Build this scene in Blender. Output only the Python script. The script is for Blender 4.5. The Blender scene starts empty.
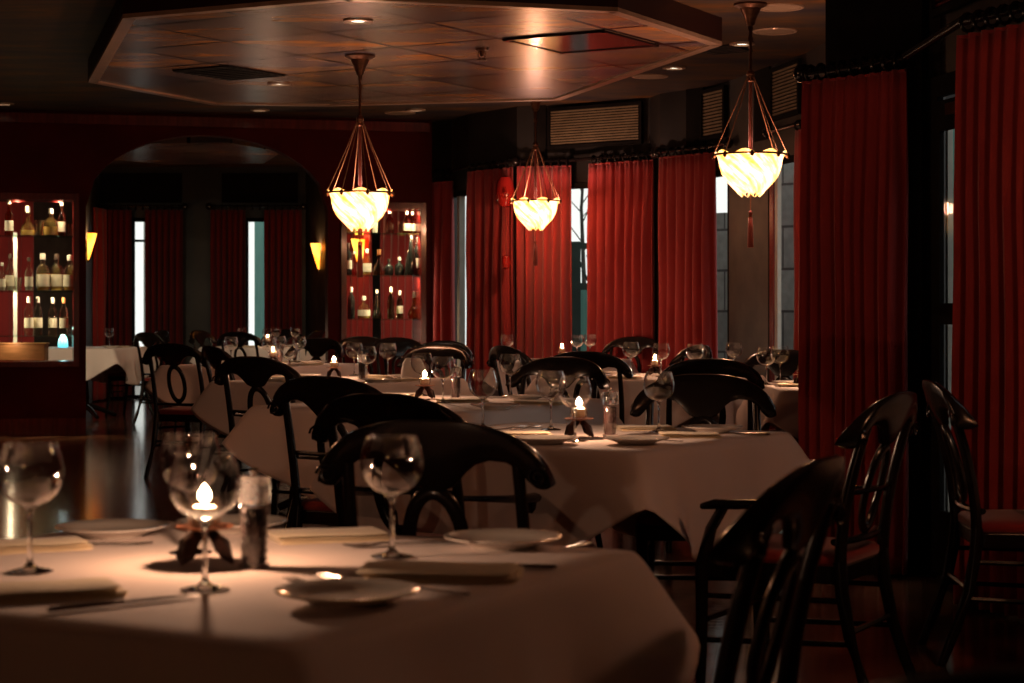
import bpy, math, random
from math import sin, cos, pi, radians, sqrt, atan2, hypot
random.seed(7)
sc = bpy.context.scene
COL = sc.collection
F = 1900.0; CX = 512.0; HY = 308.0; EYE = 1.17
def X(px, d): return (px - CX) / F * d
def Z(py, d): return EYE + (HY - py) * d / F
def XD(px, d): return (X(px, d), d)

# ------------------------------------------------------------------ materials
def mat(name):
    m = bpy.data.materials.new(name); m.use_nodes = True
    nt = m.node_tree; nt.nodes.clear()
    out = nt.nodes.new('ShaderNodeOutputMaterial')
    return m, nt, out
def N(nt, t, **kw):
    n = nt.nodes.new(t)
    for k, v in kw.items():
        if k in n.inputs.keys(): n.inputs[k].default_value = v
        else: setattr(n, k, v)
    return n
def L(nt, a, b): nt.links.new(a, b)
def c4(c): return (c[0], c[1], c[2], 1.0)
def pbr(name, col, rough=0.5, metal=0.0, col2=None, scale=20.0, bump=0.0, coat=0.0, spec=0.5, stretch=None, rot=0.0, detail=4.0, lo=0.35, hi=0.65, sheen=0.0):
    m, nt, out = mat(name)
    b = N(nt, 'ShaderNodeBsdfPrincipled', Roughness=rough, Metallic=metal)
    b.inputs['Base Color'].default_value = c4(col)
    b.inputs['Coat Weight'].default_value = coat
    b.inputs['Coat Roughness'].default_value = 0.08
    b.inputs['Specular IOR Level'].default_value = spec
    if sheen:
        b.inputs['Sheen Weight'].default_value = sheen
    tc = N(nt, 'ShaderNodeTexCoord')
    mp = N(nt, 'ShaderNodeMapping')
    mp.inputs['Scale'].default_value = stretch or (1, 1, 1)
    mp.inputs['Rotation'].default_value = (0, 0, rot)
    L(nt, tc.outputs['Object'], mp.inputs['Vector'])
    ns = N(nt, 'ShaderNodeTexNoise', Scale=scale, Detail=detail)
    L(nt, mp.outputs['Vector'], ns.inputs['Vector'])
    if col2 is not None:
        cr = N(nt, 'ShaderNodeValToRGB')
        cr.color_ramp.elements[0].position = lo; cr.color_ramp.elements[1].position = hi
        cr.color_ramp.elements[0].color = c4(col); cr.color_ramp.elements[1].color = c4(col2)
        L(nt, ns.outputs['Fac'], cr.inputs['Fac']); L(nt, cr.outputs['Color'], b.inputs['Base Color'])
    if bump:
        bp = N(nt, 'ShaderNodeBump', Strength=bump, Distance=0.01)
        L(nt, ns.outputs['Fac'], bp.inputs['Height']); L(nt, bp.outputs['Normal'], b.inputs['Normal'])
    L(nt, b.outputs[0], out.inputs[0])
    return m
def emit(name, col, strength):
    m, nt, out = mat(name)
    e = N(nt, 'ShaderNodeEmission', Strength=strength); e.inputs['Color'].default_value = c4(col)
    L(nt, e.outputs[0], out.inputs[0]); return m
def thin_glass(name, tint=(1, 1, 1), rough=0.02, base=0.03, gain=0.9, power=3.0, gloss=(1, 1, 1)):
    m, nt, out = mat(name)
    t = N(nt, 'ShaderNodeBsdfTransparent'); t.inputs['Color'].default_value = c4(tint)
    g = N(nt, 'ShaderNodeBsdfGlossy', Roughness=rough); g.inputs['Color'].default_value = c4(gloss)
    lw = N(nt, 'ShaderNodeLayerWeight', Blend=0.5)
    p = N(nt, 'ShaderNodeMath', operation='POWER'); p.inputs[1].default_value = power
    q = N(nt, 'ShaderNodeMath', operation='MULTIPLY_ADD'); q.inputs[1].default_value = gain; q.inputs[2].default_value = base
    q.use_clamp = True
    mx = N(nt, 'ShaderNodeMixShader')
    L(nt, lw.outputs['Facing'], p.inputs[0]); L(nt, p.outputs[0], q.inputs[0]); L(nt, q.outputs[0], mx.inputs[0])
    L(nt, t.outputs[0], mx.inputs[1]); L(nt, g.outputs[0], mx.inputs[2]); L(nt, mx.outputs[0], out.inputs[0])
    return m
def solid_glass(name, col=(1, 1, 1), rough=0.0, ior=1.45):
    m, nt, out = mat(name)
    g = N(nt, 'ShaderNodeBsdfGlass', Roughness=rough, IOR=ior); g.inputs['Color'].default_value = c4(col)
    L(nt, g.outputs[0], out.inputs[0]); return m
def weave(name, col, col2, rough=0.85, wscale=700.0, nscale=3.0, sheen=0.2, bump=0.15):
    m, nt, out = mat(name)
    b = N(nt, 'ShaderNodeBsdfPrincipled', Roughness=rough)
    b.inputs['Sheen Weight'].default_value = sheen; b.inputs['Specular IOR Level'].default_value = 0.2
    tc = N(nt, 'ShaderNodeTexCoord')
    ns = N(nt, 'ShaderNodeTexNoise', Scale=nscale, Detail=5.0); L(nt, tc.outputs['Object'], ns.inputs['Vector'])
    cr = N(nt, 'ShaderNodeValToRGB')
    cr.color_ramp.elements[0].position = .3; cr.color_ramp.elements[1].position = .7
    cr.color_ramp.elements[0].color = c4(col); cr.color_ramp.elements[1].color = c4(col2)
    L(nt, ns.outputs['Fac'], cr.inputs['Fac']); L(nt, cr.outputs['Color'], b.inputs['Base Color'])
    n2 = N(nt, 'ShaderNodeTexNoise', Scale=wscale, Detail=2.0); L(nt, tc.outputs['Object'], n2.inputs['Vector'])
    bp = N(nt, 'ShaderNodeBump', Strength=bump, Distance=0.002)
    L(nt, n2.outputs['Fac'], bp.inputs['Height']); L(nt, bp.outputs['Normal'], b.inputs['Normal'])
    L(nt, b.outputs[0], out.inputs[0]); return m

M = {}
M['lacquer'] = pbr('black_lacquer', (.006, .0045, .0045), .24, col2=(.011, .007, .006), scale=6, coat=.12, spec=.35)
M['seat'] = weave('red_seat_fabric', (.20, .012, .010), (.28, .025, .018), sheen=.4)
M['cloth'] = weave('white_table_linen', (.72, .61, .57), (.78, .67, .63), nscale=2.0, wscale=900)
M['napkin'] = weave('cream_napkin_linen', (.80, .68, .47), (.86, .74, .54), nscale=6.0, wscale=900)
M['napkin_white'] = weave('white_napkin_linen', (.78, .74, .70), (.82, .78, .74), nscale=6.0, wscale=900)
M['curtain'] = weave('red_curtain_velvet', (.33, .034, .034), (.42, .050, .047), nscale=1.6, wscale=500, sheen=.25)
M['curtain_dark'] = weave('dark_red_curtain_velvet', (.30, .022, .016), (.38, .032, .022), nscale=1.6, wscale=500, sheen=.2)
M['curtain_shaded'] = weave('shaded_red_curtain_velvet', (.110, .008, .009), (.15, .012, .013), nscale=1.6, wscale=500, sheen=.1)  # same red velvet, with the far room's dimness put into its colour
M['hem'] = weave('curtain_lining', (.45, .22, .14), (.5, .26, .17))
M['china'] = pbr('white_china', (.72, .68, .62), .12, coat=.3, col2=(.76, .72, .66), scale=3)
M['steel'] = pbr('polished_steel', (.55, .50, .46), .16, metal=1.0, col2=(.62, .57, .52), scale=30)
M['iron'] = pbr('dark_wrought_iron', (.035, .018, .014), .45, metal=.6, col2=(.07, .03, .02), scale=60, bump=.3)
M['copper'] = pbr('warm_copper_tray', (.45, .20, .11), .3, metal=.9, col2=(.35, .13, .07), scale=40)
M['bowl_glass'] = thin_glass('wine_glass_bowl', base=.05, gain=1.0, power=2.7)
M['stem_glass'] = solid_glass('wine_glass_stem')
M['cup_glass'] = thin_glass('votive_cup_glass', tint=(1, .97, .92), base=.05, gain=.7, power=2.5)
M['mill_glass'] = thin_glass('mill_acrylic_wall', base=.06, gain=.7, power=9)
def milky():
    m, nt, out = mat('clear_acrylic')
    g = N(nt, 'ShaderNodeBsdfGlass', Roughness=.04, IOR=1.49); t = N(nt, 'ShaderNodeBsdfTranslucent'); t.inputs['Color'].default_value = (.9, .85, .8, 1)
    x = N(nt, 'ShaderNodeMixShader'); x.inputs[0].default_value = .13
    L(nt, g.outputs[0], x.inputs[1]); L(nt, t.outputs[0], x.inputs[2]); L(nt, x.outputs[0], out.inputs[0]); return m
M['acrylic'] = milky()
M['pepper'] = pbr('peppercorn', (.014, .007, .005), .6, col2=(.06, .014, .010), scale=8, lo=.4, hi=.6)
M['wax'] = pbr('candle_wax', (.85, .72, .52), .5, col2=(.9, .78, .6), scale=10)
def flame_mat():
    m, nt, out = mat('flame_glow')
    e = N(nt, 'ShaderNodeEmission', Strength=30.0); e.inputs['Color'].default_value = (1, .68, .38, 1)
    t = N(nt, 'ShaderNodeBsdfTransparent'); a = N(nt, 'ShaderNodeAddShader')
    L(nt, e.outputs[0], a.inputs[0]); L(nt, t.outputs[0], a.inputs[1]); L(nt, a.outputs[0], out.inputs[0]); return m
M['flame'] = flame_mat()
M['wick'] = pbr('wick_char', (.01, .01, .01), .9, col2=(.03, .02, .02), scale=80)
M['redwall'] = pbr('dark_red_plaster', (.055, .0022, .0022), .55, col2=(.075, .0035, .003), scale=3, spec=.08, bump=.05)
M['redwood'] = pbr('red_lacquered_wood', (.085, .006, .005), .22, col2=(.13, .010, .007), scale=5, stretch=(6, 6, .6), coat=.3)
M['plaster'] = pbr('mottled_grey_plaster', (.020, .019, .019), .55, col2=(.045, .041, .038), scale=5, bump=.1, detail=8)
M['plaster_dark'] = pbr('charcoal_plaster', (.009, .0075, .0072), .5, col2=(.017, .014, .0125), scale=4, bump=.05)
M['blackframe'] = pbr('black_window_frame', (.008, .007, .007), .8, col2=(.012, .010, .009), scale=8, spec=.05)
M['louver'] = pbr('tan_louver', (.26, .20, .12), .5, col2=(.20, .15, .09), scale=10)
M['paleframe'] = pbr('pale_painted_metal', (.55, .52, .46), .4, col2=(.48, .45, .40), scale=12)
M['teal'] = pbr('teal_painted_board', (.12, .30, .26), .5, col2=(.16, .36, .31), scale=6, stretch=(8, 8, .6))
M['darkgreen'] = pbr('dark_green_post', (.015, .03, .025), .5, col2=(.025, .045, .038), scale=6)
M['pane'] = thin_glass('window_pane', tint=(.95, .97, .96), base=.005, gain=.08, power=6.0)
M['shelf_glass'] = thin_glass('green_shelf_glass', tint=(.80, .93, .88), base=.10, gain=.7, power=2.0, gloss=(.75, .95, .88))
M['brass'] = pbr('dark_bronze', (.10, .045, .025), .35, metal=.85, col2=(.16, .07, .04), scale=40)
M['cord'] = pbr('gold_brown_cable', (.20, .085, .04), .4, metal=.5, col2=(.26, .115, .06), scale=50)
M['tassel'] = weave('dark_red_tassel', (.12, .02, .015), (.18, .03, .02))
M['grille_black'] = pbr('black_vent_metal', (.006, .006, .006), .5, col2=(.012, .011, .011), scale=20)
M['black_gloss'] = pbr('black_gloss_panel', (.030, .015, .013), .15, col2=(.04, .018, .016), scale=4, spec=.12)
M['speaker'] = pbr('tan_speaker_grille', (.30, .20, .12), .6, col2=(.24, .16, .10), scale=200, bump=.3)
M['fascia'] = pbr('dark_red_fascia', (.022, .005, .004), .4, col2=(.032, .008, .006), scale=4)
M['trim'] = pbr('bronze_trim', (.42, .28, .19), .3, metal=.3, col2=(.52, .35, .24), scale=9)
M['downlight'] = emit('downlight_lamp', (1, .86, .66), 5.0)
M['redmask'] = pbr('glossy_red_enamel', (.30, .012, .012), .15, col2=(.38, .02, .016), scale=4, coat=.5)
M['bark'] = pbr('dark_tree_bark', (.03, .028, .024), .9, col2=(.06, .055, .05), scale=14, bump=.4)
M['ground'] = pbr('grey_paving', (.22, .21, .20), .8, col2=(.28, .27, .25), scale=3)
M['woodbox'] = pbr('golden_brown_wood', (.22, .10, .04), .35, col2=(.30, .14, .06), scale=6, stretch=(1, 8, 8))
M['bottle_clear'] = thin_glass('clear_bottle_glass', tint=(.93, .94, .90), base=.10, gain=.8, power=1.8)
M['bottle_green'] = thin_glass('green_bottle_glass', tint=(.35, .42, .16), base=.10, gain=.8, power=1.8)
M['bottle_amber'] = thin_glass('amber_bottle_glass', tint=(.75, .42, .12), base=.10, gain=.8, power=1.8)
M['bottle_dark'] = pbr('dark_bottle_glass', (.008, .009, .007), .08, col2=(.014, .012, .01), scale=5, coat=.4)
M['bottle_red'] = thin_glass('red_liqueur_glass', tint=(.70, .12, .08), base=.10, gain=.8, power=1.8)
M['liquor_gold'] = pbr('golden_spirit', (.55, .33, .08), .15, col2=(.62, .38, .10), scale=4, coat=.4)
M['liquor_pale'] = pbr('pale_spirit', (.55, .52, .40), .15, col2=(.62, .58, .46), scale=4, coat=.4)
M['paper'] = pbr('cream_bottle_paper', (.62, .56, .42), .6, col2=(.56, .50, .36), scale=30)
M['cap_dark'] = pbr('dark_bottle_cap', (.02, .015, .012), .3, col2=(.05, .03, .02), scale=20)
M['cap_gold'] = pbr('copper_foil_cap', (.5, .22, .08), .3, metal=.8, col2=(.56, .26, .1), scale=30)
M['cap_white'] = pbr('pale_bottle_stopper', (.42, .38, .30), .3, col2=(.50, .45, .36), scale=20)
M['blue_cup'] = None
def glow_cup(name, col, strength):
    m, nt, out = mat(name)
    t = N(nt, 'ShaderNodeBsdfTranslucent'); t.inputs['Color'].default_value = c4(col)
    e = N(nt, 'ShaderNodeEmission', Strength=strength); e.inputs['Color'].default_value = c4(col)
    a = N(nt, 'ShaderNodeAddShader')
    L(nt, t.outputs[0], a.inputs[0]); L(nt, e.outputs[0], a.inputs[1]); L(nt, a.outputs[0], out.inputs[0]); return m
M['blue_cup'] = glow_cup('lit_blue_votive_glass', (.18, .62, .72), .9)

def lamp_bowl_mat():
    # lit art-glass: swirled amber streaks in white glass that glows and lets light through
    m, nt, out = mat('lit_swirled_art_glass')
    tc = N(nt, 'ShaderNodeTexCoord')
    sp = N(nt, 'ShaderNodeSeparateXYZ'); L(nt, tc.outputs['Object'], sp.inputs[0])
    at = N(nt, 'ShaderNodeMath', operation='ARCTAN2'); L(nt, sp.outputs['Y'], at.inputs[0]); L(nt, sp.outputs['X'], at.inputs[1])
    # spiral coordinate
    zz = N(nt, 'ShaderNodeMath', operation='MULTIPLY'); L(nt, sp.outputs['Z'], zz.inputs[0]); zz.inputs[1].default_value = 6.0
    ad = N(nt, 'ShaderNodeMath', operation='ADD'); L(nt, at.outputs[0], ad.inputs[0]); L(nt, zz.outputs[0], ad.inputs[1])
    s1 = N(nt, 'ShaderNodeMath', operation='SINE'); L(nt, ad.outputs[0], s1.inputs[0])
    c1 = N(nt, 'ShaderNodeMath', operation='COSINE'); L(nt, ad.outputs[0], c1.inputs[0])
    cb = N(nt, 'ShaderNodeCombineXYZ'); L(nt, s1.outputs[0], cb.inputs[0]); L(nt, c1.outputs[0], cb.inputs[1])
    z2 = N(nt, 'ShaderNodeMath', operation='MULTIPLY'); L(nt, sp.outputs['Z'], z2.inputs[0]); z2.inputs[1].default_value = 2.0
    L(nt, z2.outputs[0], cb.inputs[2])
    ns = N(nt, 'ShaderNodeTexNoise', Scale=3.2, Detail=5.0, Roughness=.65); L(nt, cb.outputs[0], ns.inputs['Vector'])
    cr = N(nt, 'ShaderNodeValToRGB')
    e = cr.color_ramp.elements
    e[0].position = .36; e[0].color = (.62, .22, .015, 1)
    e[1].position = .60; e[1].color = (1.0, .80, .48, 1)
    x = cr.color_ramp.elements.new(.46); x.color = (1.0, .55, .10, 1)
    L(nt, ns.outputs['Fac'], cr.inputs['Fac'])
    em = N(nt, 'ShaderNodeEmission', Strength=1.0); L(nt, cr.outputs['Color'], em.inputs['Color'])
    tr = N(nt, 'ShaderNodeBsdfTransparent'); 
    tr.inputs['Color'].default_value = (.86, .80, .72, 1)
    tl = N(nt, 'ShaderNodeBsdfTranslucent'); L(nt, cr.outputs['Color'], tl.inputs['Color'])
    mx = N(nt, 'ShaderNodeMixShader'); mx.inputs[0].default_value = .22
    L(nt, tr.outputs[0], mx.inputs[1]); L(nt, tl.outputs[0], mx.inputs[2])
    a = N(nt, 'ShaderNodeAddShader'); L(nt, mx.outputs[0], a.inputs[0]); L(nt, em.outputs[0], a.inputs[1])
    L(nt, a.outputs[0], out.inputs[0]); return m
M['lampbowl'] = lamp_bowl_mat()
def sconce_mat():
    m, nt, out = mat('lit_amber_sconce_glass')
    tc = N(nt, 'ShaderNodeTexCoord')
    ns = N(nt, 'ShaderNodeTexNoise', Scale=6.0, Detail=4.0); L(nt, tc.outputs['Object'], ns.inputs['Vector'])
    cr = N(nt, 'ShaderNodeValToRGB')
    e = cr.color_ramp.elements; e[0].position = .35; e[0].color = (1, .24, .01, 1); e[1].position = .6; e[1].color = (1, .52, .08, 1)
    L(nt, ns.outputs['Fac'], cr.inputs['Fac'])
    em = N(nt, 'ShaderNodeEmission', Strength=2.6); L(nt, cr.outputs['Color'], em.inputs['Color'])
    tr = N(nt, 'ShaderNodeBsdfTransparent'); tr.inputs['Color'].default_value = (.5, .28, .08, 1)
    a = N(nt, 'ShaderNodeAddShader'); L(nt, tr.outputs[0], a.inputs[0]); L(nt, em.outputs[0], a.inputs[1]); L(nt, a.outputs[0], out.inputs[0]); return m
M['sconce'] = sconce_mat()

ROT = radians(31.0)   # turn of the dining-room grid
def ceil_mat(name, tiles, gain=1.0):
    # painted metallic ceiling: brown, copper and slate-blue streaks; dark joints between the square panels
    m, nt, out = mat(name)
    b = N(nt, 'ShaderNodeBsdfPrincipled', Roughness=.27, Metallic=.15)
    b.inputs['Specular IOR Level'].default_value = .28
    tc = N(nt, 'ShaderNodeTexCoord')
    mp = N(nt, 'ShaderNodeMapping'); mp.inputs['Scale'].default_value = (.8, 2.2, 1)
    mp.inputs['Rotation'].default_value = (0, 0, .2)
    L(nt, tc.outputs['Object'], mp.inputs['Vector'])
    ns = N(nt, 'ShaderNodeTexNoise', Scale=1.6, Detail=5.0, Roughness=.6); L(nt, mp.outputs[0], ns.inputs['Vector'])
    cr = N(nt, 'ShaderNodeValToRGB')
    e = cr.color_ramp.elements
    e[0].position = .34; e[0].color = (.085 * gain, .078 * gain, .105 * gain, 1)
    e[1].position = .68; e[1].color = (.50 * gain, .20 * gain, .045 * gain, 1)
    x = e.new(.46); x.color = (.17 * gain, .122 * gain, .105 * gain, 1)
    x = e.new(.58); x.color = (.26 * gain, .15 * gain, .085 * gain, 1)
    L(nt, ns.outputs['Fac'], cr.inputs['Fac'])
    colour = cr.outputs['Color']
    if not tiles:
        b.inputs['Roughness'].default_value = .55; b.inputs['Metallic'].default_value = 0; b.inputs['Specular IOR Level'].default_value = .08
    if tiles:
        mp2 = N(nt, 'ShaderNodeMapping'); mp2.vector_type = 'TEXTURE'
        mp2.inputs['Location'].default_value = (-.086, 11.63, 0); mp2.inputs['Rotation'].default_value = (0, 0, -ROT)
        mp2.inputs['Scale'].default_value = (.755, .755, 1)
        L(nt, tc.outputs['Object'], mp2.inputs['Vector'])
        sp = N(nt, 'ShaderNodeSeparateXYZ'); L(nt, mp2.outputs[0], sp.inputs[0])
        js = []
        for ax in ('X', 'Y'):
            fr = N(nt, 'ShaderNodeMath', operation='FRACT'); L(nt, sp.outputs[ax], fr.inputs[0])
            sb = N(nt, 'ShaderNodeMath', operation='SUBTRACT'); L(nt, fr.outputs[0], sb.inputs[0]); sb.inputs[1].default_value = .5
            ab = N(nt, 'ShaderNodeMath', operation='ABSOLUTE'); L(nt, sb.outputs[0], ab.inputs[0])
            gt = N(nt, 'ShaderNodeMath', operation='GREATER_THAN'); L(nt, ab.outputs[0], gt.inputs[0]); gt.inputs[1].default_value = .476 if ax == 'X' else .472
            js.append(gt)
        mxm = N(nt, 'ShaderNodeMath', operation='MAXIMUM'); L(nt, js[0].outputs[0], mxm.inputs[0]); L(nt, js[1].outputs[0], mxm.inputs[1])
        # each panel its own slight tone
        fx = N(nt, 'ShaderNodeVectorMath', operation='FLOOR'); L(nt, mp2.outputs[0], fx.inputs[0])
        wn = N(nt, 'ShaderNodeTexWhiteNoise'); wn.noise_dimensions = '2D'; L(nt, fx.outputs[0], wn.inputs['Vector'])
        mr = N(nt, 'ShaderNodeMapRange'); L(nt, wn.outputs['Value'], mr.inputs['Value']); mr.inputs['To Min'].default_value = .6; mr.inputs['To Max'].default_value = 1.15
        mu = N(nt, 'ShaderNodeMix'); mu.data_type = 'RGBA'; mu.blend_type = 'MULTIPLY'; mu.inputs['Factor'].default_value = 1.0
        L(nt, colour, mu.inputs[6]); L(nt, mr.outputs[0], mu.inputs[7])
        mj = N(nt, 'ShaderNodeMix'); mj.data_type = 'RGBA'
        L(nt, mxm.outputs[0], mj.inputs['Factor']); L(nt, mu.outputs[2], mj.inputs[6]); mj.inputs[7].default_value = (.012, .009, .008, 1)
        colour = mj.outputs[2]
    L(nt, colour, b.inputs['Base Color'])
    L(nt, b.outputs[0], out.inputs[0]); return m
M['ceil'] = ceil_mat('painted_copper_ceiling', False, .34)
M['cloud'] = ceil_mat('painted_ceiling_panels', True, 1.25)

def floor_mat():
    m, nt, out = mat('polished_dark_wood_floor')
    b = N(nt, 'ShaderNodeBsdfPrincipled', Roughness=.13)
    tc = N(nt, 'ShaderNodeTexCoord')
    mp = N(nt, 'ShaderNodeMapping'); mp.inputs['Rotation'].default_value = (0, 0, ROT)
    L(nt, tc.outputs['Object'], mp.inputs['Vector'])
    w = N(nt, 'ShaderNodeTexWave', Scale=1.1, Distortion=9.0, Detail=3.0); w.inputs['Detail Scale'].default_value = 1.2
    L(nt, mp.outputs[0], w.inputs['Vector'])
    cr = N(nt, 'ShaderNodeValToRGB')
    e = cr.color_ramp.elements; e[0].color = (.040, .015, .008, 1); e[1].color = (.150, .060, .028, 1)
    L(nt, w.outputs['Color'], cr.inputs['Fac']); L(nt, cr.outputs['Color'], b.inputs['Base Color'])
    n2 = N(nt, 'ShaderNodeTexNoise', Scale=5.0, Detail=4.0); 
    mp3 = N(nt, 'ShaderNodeMapping'); mp3.inputs['Scale'].default_value = (1, 7, 1); L(nt, tc.outputs['Object'], mp3.inputs['Vector']); L(nt, mp3.outputs[0], n2.inputs['Vector'])
    bp = N(nt, 'ShaderNodeBump', Strength=.10, Distance=.01); L(nt, n2.outputs['Fac'], bp.inputs['Height']); L(nt, bp.outputs['Normal'], b.inputs['Normal'])
    L(nt, b.outputs[0], out.inputs[0]); return m
M['floor'] = floor_mat()
def stone_mat():
    m, nt, out = mat('grey_block_stone')
    b = N(nt, 'ShaderNodeBsdfPrincipled', Roughness=.9)
    tc = N(nt, 'ShaderNodeTexCoord')
    mp = N(nt, 'ShaderNodeMapping'); mp.inputs['Rotation'].default_value = (pi / 2, 0, 0)
    sp = N(nt, 'ShaderNodeSeparateXYZ'); L(nt, tc.outputs['Object'], sp.inputs[0])
    sm = N(nt, 'ShaderNodeMath', operation='SUBTRACT'); L(nt, sp.outputs['X'], sm.inputs[0]); L(nt, sp.outputs['Y'], sm.inputs[1])
    cb = N(nt, 'ShaderNodeCombineXYZ'); L(nt, sm.outputs[0], cb.inputs[0]); L(nt, sp.outputs['Z'], cb.inputs[1])
    br = N(nt, 'ShaderNodeTexBrick', Scale=1.0)
    br.inputs['Color1'].default_value = (.30, .28, .26, 1); br.inputs['Color2'].default_value = (.42, .40, .37, 1); br.inputs['Mortar'].default_value = (.10, .09, .085, 1)
    br.inputs['Brick Width'].default_value = .75; br.inputs['Row Height'].default_value = .38; br.inputs['Mortar Size'].default_value = .012
    L(nt, cb.outputs[0], br.inputs['Vector'])
    ns = N(nt, 'ShaderNodeTexNoise', Scale=12.0, Detail=6.0); L(nt, tc.outputs['Object'], ns.inputs['Vector'])
    mu = N(nt, 'ShaderNodeMix'); mu.data_type = 'RGBA'; mu.blend_type = 'MULTIPLY'; mu.inputs['Factor'].default_value = .6
    L(nt, br.outputs['Color'], mu.inputs[6]); L(nt, ns.outputs['Fac'], mu.inputs[7]); L(nt, mu.outputs[2], b.inputs['Base Color'])
    L(nt, b.outputs[0], out.inputs[0]); return m
M['stone'] = stone_mat()

# ------------------------------------------------------------------ mesh builder
class MB:
    def __init__(self): self.v = []; self.f = []
    def add(self, vs, fs):
        o = len(self.v); self.v += [tuple(p) for p in vs]; self.f += [tuple(i + o for i in f) for f in fs]; return self
    def box(self, x0, x1, y0, y1, z0, z1):
        vs = [(x, y, z) for z in (z0, z1) for (x, y) in ((x0, y0), (x1, y0), (x1, y1), (x0, y1))]
        return self.add(vs, [(3, 2, 1, 0), (4, 5, 6, 7), (0, 1, 5, 4), (1, 2, 6, 5), (2, 3, 7, 6), (3, 0, 4, 7)])
    def bar(self, p, q, w, z0, z1):
        """upright slab from plan point p to q, w thick to its left side"""
        dx, dy = q[0] - p[0], q[1] - p[1]; l = hypot(dx, dy) or 1; nx, ny = -dy / l * w, dx / l * w
        c = [p, q, (q[0] + nx, q[1] + ny), (p[0] + nx, p[1] + ny)]
        vs = [(x, y, z) for z in (z0, z1) for x, y in c]
        return self.add(vs, [(3, 2, 1, 0), (4, 5, 6, 7), (0, 1, 5, 4), (1, 2, 6, 5), (2, 3, 7, 6), (3, 0, 4, 7)])
    def rings(self, rs, closed=True, caps=True, loop=False):
        n = len(rs[0]); vs = [p for r in rs for p in r]; fs = []
        k = len(rs)
        for i in range(k if loop else k - 1):
            a, b = i * n, ((i + 1) % k) * n
            for j in range(n if closed else n - 1):
                j2 = (j + 1) % n
                fs.append((a + j, a + j2, b + j2, b + j))
        if caps and not loop and closed:
            fs.append(tuple(range(n - 1, -1, -1))); fs.append(tuple((k - 1) * n + j for j in range(n)))
        return self.add(vs, fs)
    def tube(self, path, r, n=8, loop=False, flat=1.0, up=(0, 0, 1)):
        """sweep; r number or list; flat squashes the second axis"""
        k = len(path); rs = r if isinstance(r, (list, tuple)) else [r] * k
        out = []
        for i, p in enumerate(path):
            a = path[(i - 1) % k] if (i > 0 or loop) else p
            b = path[(i + 1) % k] if (i < k - 1 or loop) else p
            t = [b[j] - a[j] for j in range(3)]; l = sqrt(sum(c * c for c in t)) or 1; t = [c / l for c in t]
            u = up
            if abs(sum(t[j] * u[j] for j in range(3))) > .95: u = (1, 0, 0) if abs(t[0]) < .9 else (0, 1, 0)
            s = [t[1] * u[2] - t[2] * u[1], t[2] * u[0] - t[0] * u[2], t[0] * u[1] - t[1] * u[0]]
            l = sqrt(sum(c * c for c in s)) or 1; s = [c / l for c in s]
            w = [s[1] * t[2] - s[2] * t[1], s[2] * t[0] - s[0] * t[2], s[0] * t[1] - s[1] * t[0]]
            out.append([tuple(p[j] + rs[i] * (cos(2 * pi * q / n) * s[j] + flat * sin(2 * pi * q / n) * w[j]) for j in range(3)) for q in range(n)])
        return self.rings(out, loop=loop)
    def lathe(self, prof, n=24, cap0=True, cap1=True, off=(0, 0, 0)):
        rs = [[(off[0] + r * cos(2 * pi * q / n), off[1] + r * sin(2 * pi * q / n), off[2] + z) for q in range(n)] for r, z in prof]
        o = len(self.v); self.rings(rs, caps=False)
        if cap0: self.f.append(tuple(o + j for j in range(n - 1, -1, -1)))
        if cap1: self.f.append(tuple(o + (len(prof) - 1) * n + j for j in range(n)))
        return self
    def build(self, name, m, parent=None, smooth=True, angle=40, loc=None, rz=0.0, bevel=0.0, solid=0.0):
        me = bpy.data.meshes.new(name); me.from_pydata(self.v, [], self.f); me.validate(); me.update()
        import bmesh
        bm = bmesh.new(); bm.from_mesh(me); bmesh.ops.recalc_face_normals(bm, faces=bm.faces); bm.to_mesh(me); bm.free()
        for p in me.polygons: p.use_smooth = smooth
        if smooth: me.set_sharp_from_angle(angle=radians(angle))
        me.materials.append(M[m])
        o = bpy.data.objects.new(name, me); COL.objects.link(o)
        if parent: o.parent = parent
        if loc: o.location = loc
        o.rotation_euler.z = rz
        if bevel:
            b = o.modifiers.new('edge', 'BEVEL'); b.width = bevel; b.segments = 2; b.limit_method = 'ANGLE'
        if solid:
            b = o.modifiers.new('thick', 'SOLIDIFY'); b.thickness = solid; b.offset = 0
        return o
def empty(name, loc=(0, 0, 0), rz=0.0):
    o = bpy.data.objects.new(name, None); COL.objects.link(o); o.location = loc; o.rotation_euler.z = rz
    o.empty_display_size = .1; return o
def tag(o, label, cat, group=None):
    o['label'] = label; o['category'] = cat
    if group: o['group'] = group
    elif 'group' in o.keys(): del o['group']
    return o
def struct(o): o['kind'] = 'structure'; return o
KIDS = {}
def kids(o): return [c for c in COL.objects if c.parent == o]
def copy_tree(o, parent=None):
    c = o.copy(); COL.objects.link(c)
    if parent: c.parent = parent
    if o.name not in KIDS: KIDS[o.name] = kids(o)
    for ch in KIDS[o.name]: copy_tree(ch, c)
    return c
class Proto:
    """first use places the built thing itself; later uses place copies of it and its parts"""
    def __init__(self, root): self.root = root; self.used = False
    def put(self, loc, rz, label, cat, group=None, scale=None):
        if self.used: o = copy_tree(self.root)
        else: o = self.root; self.used = True; snapshot(o)
        o.location = loc; o.rotation_euler.z = rz
        if scale: o.scale = scale
        return tag(o, label, cat, group)
def snapshot(o):
    KIDS[o.name] = kids(o)
    for c in KIDS[o.name]: snapshot(c)

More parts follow.
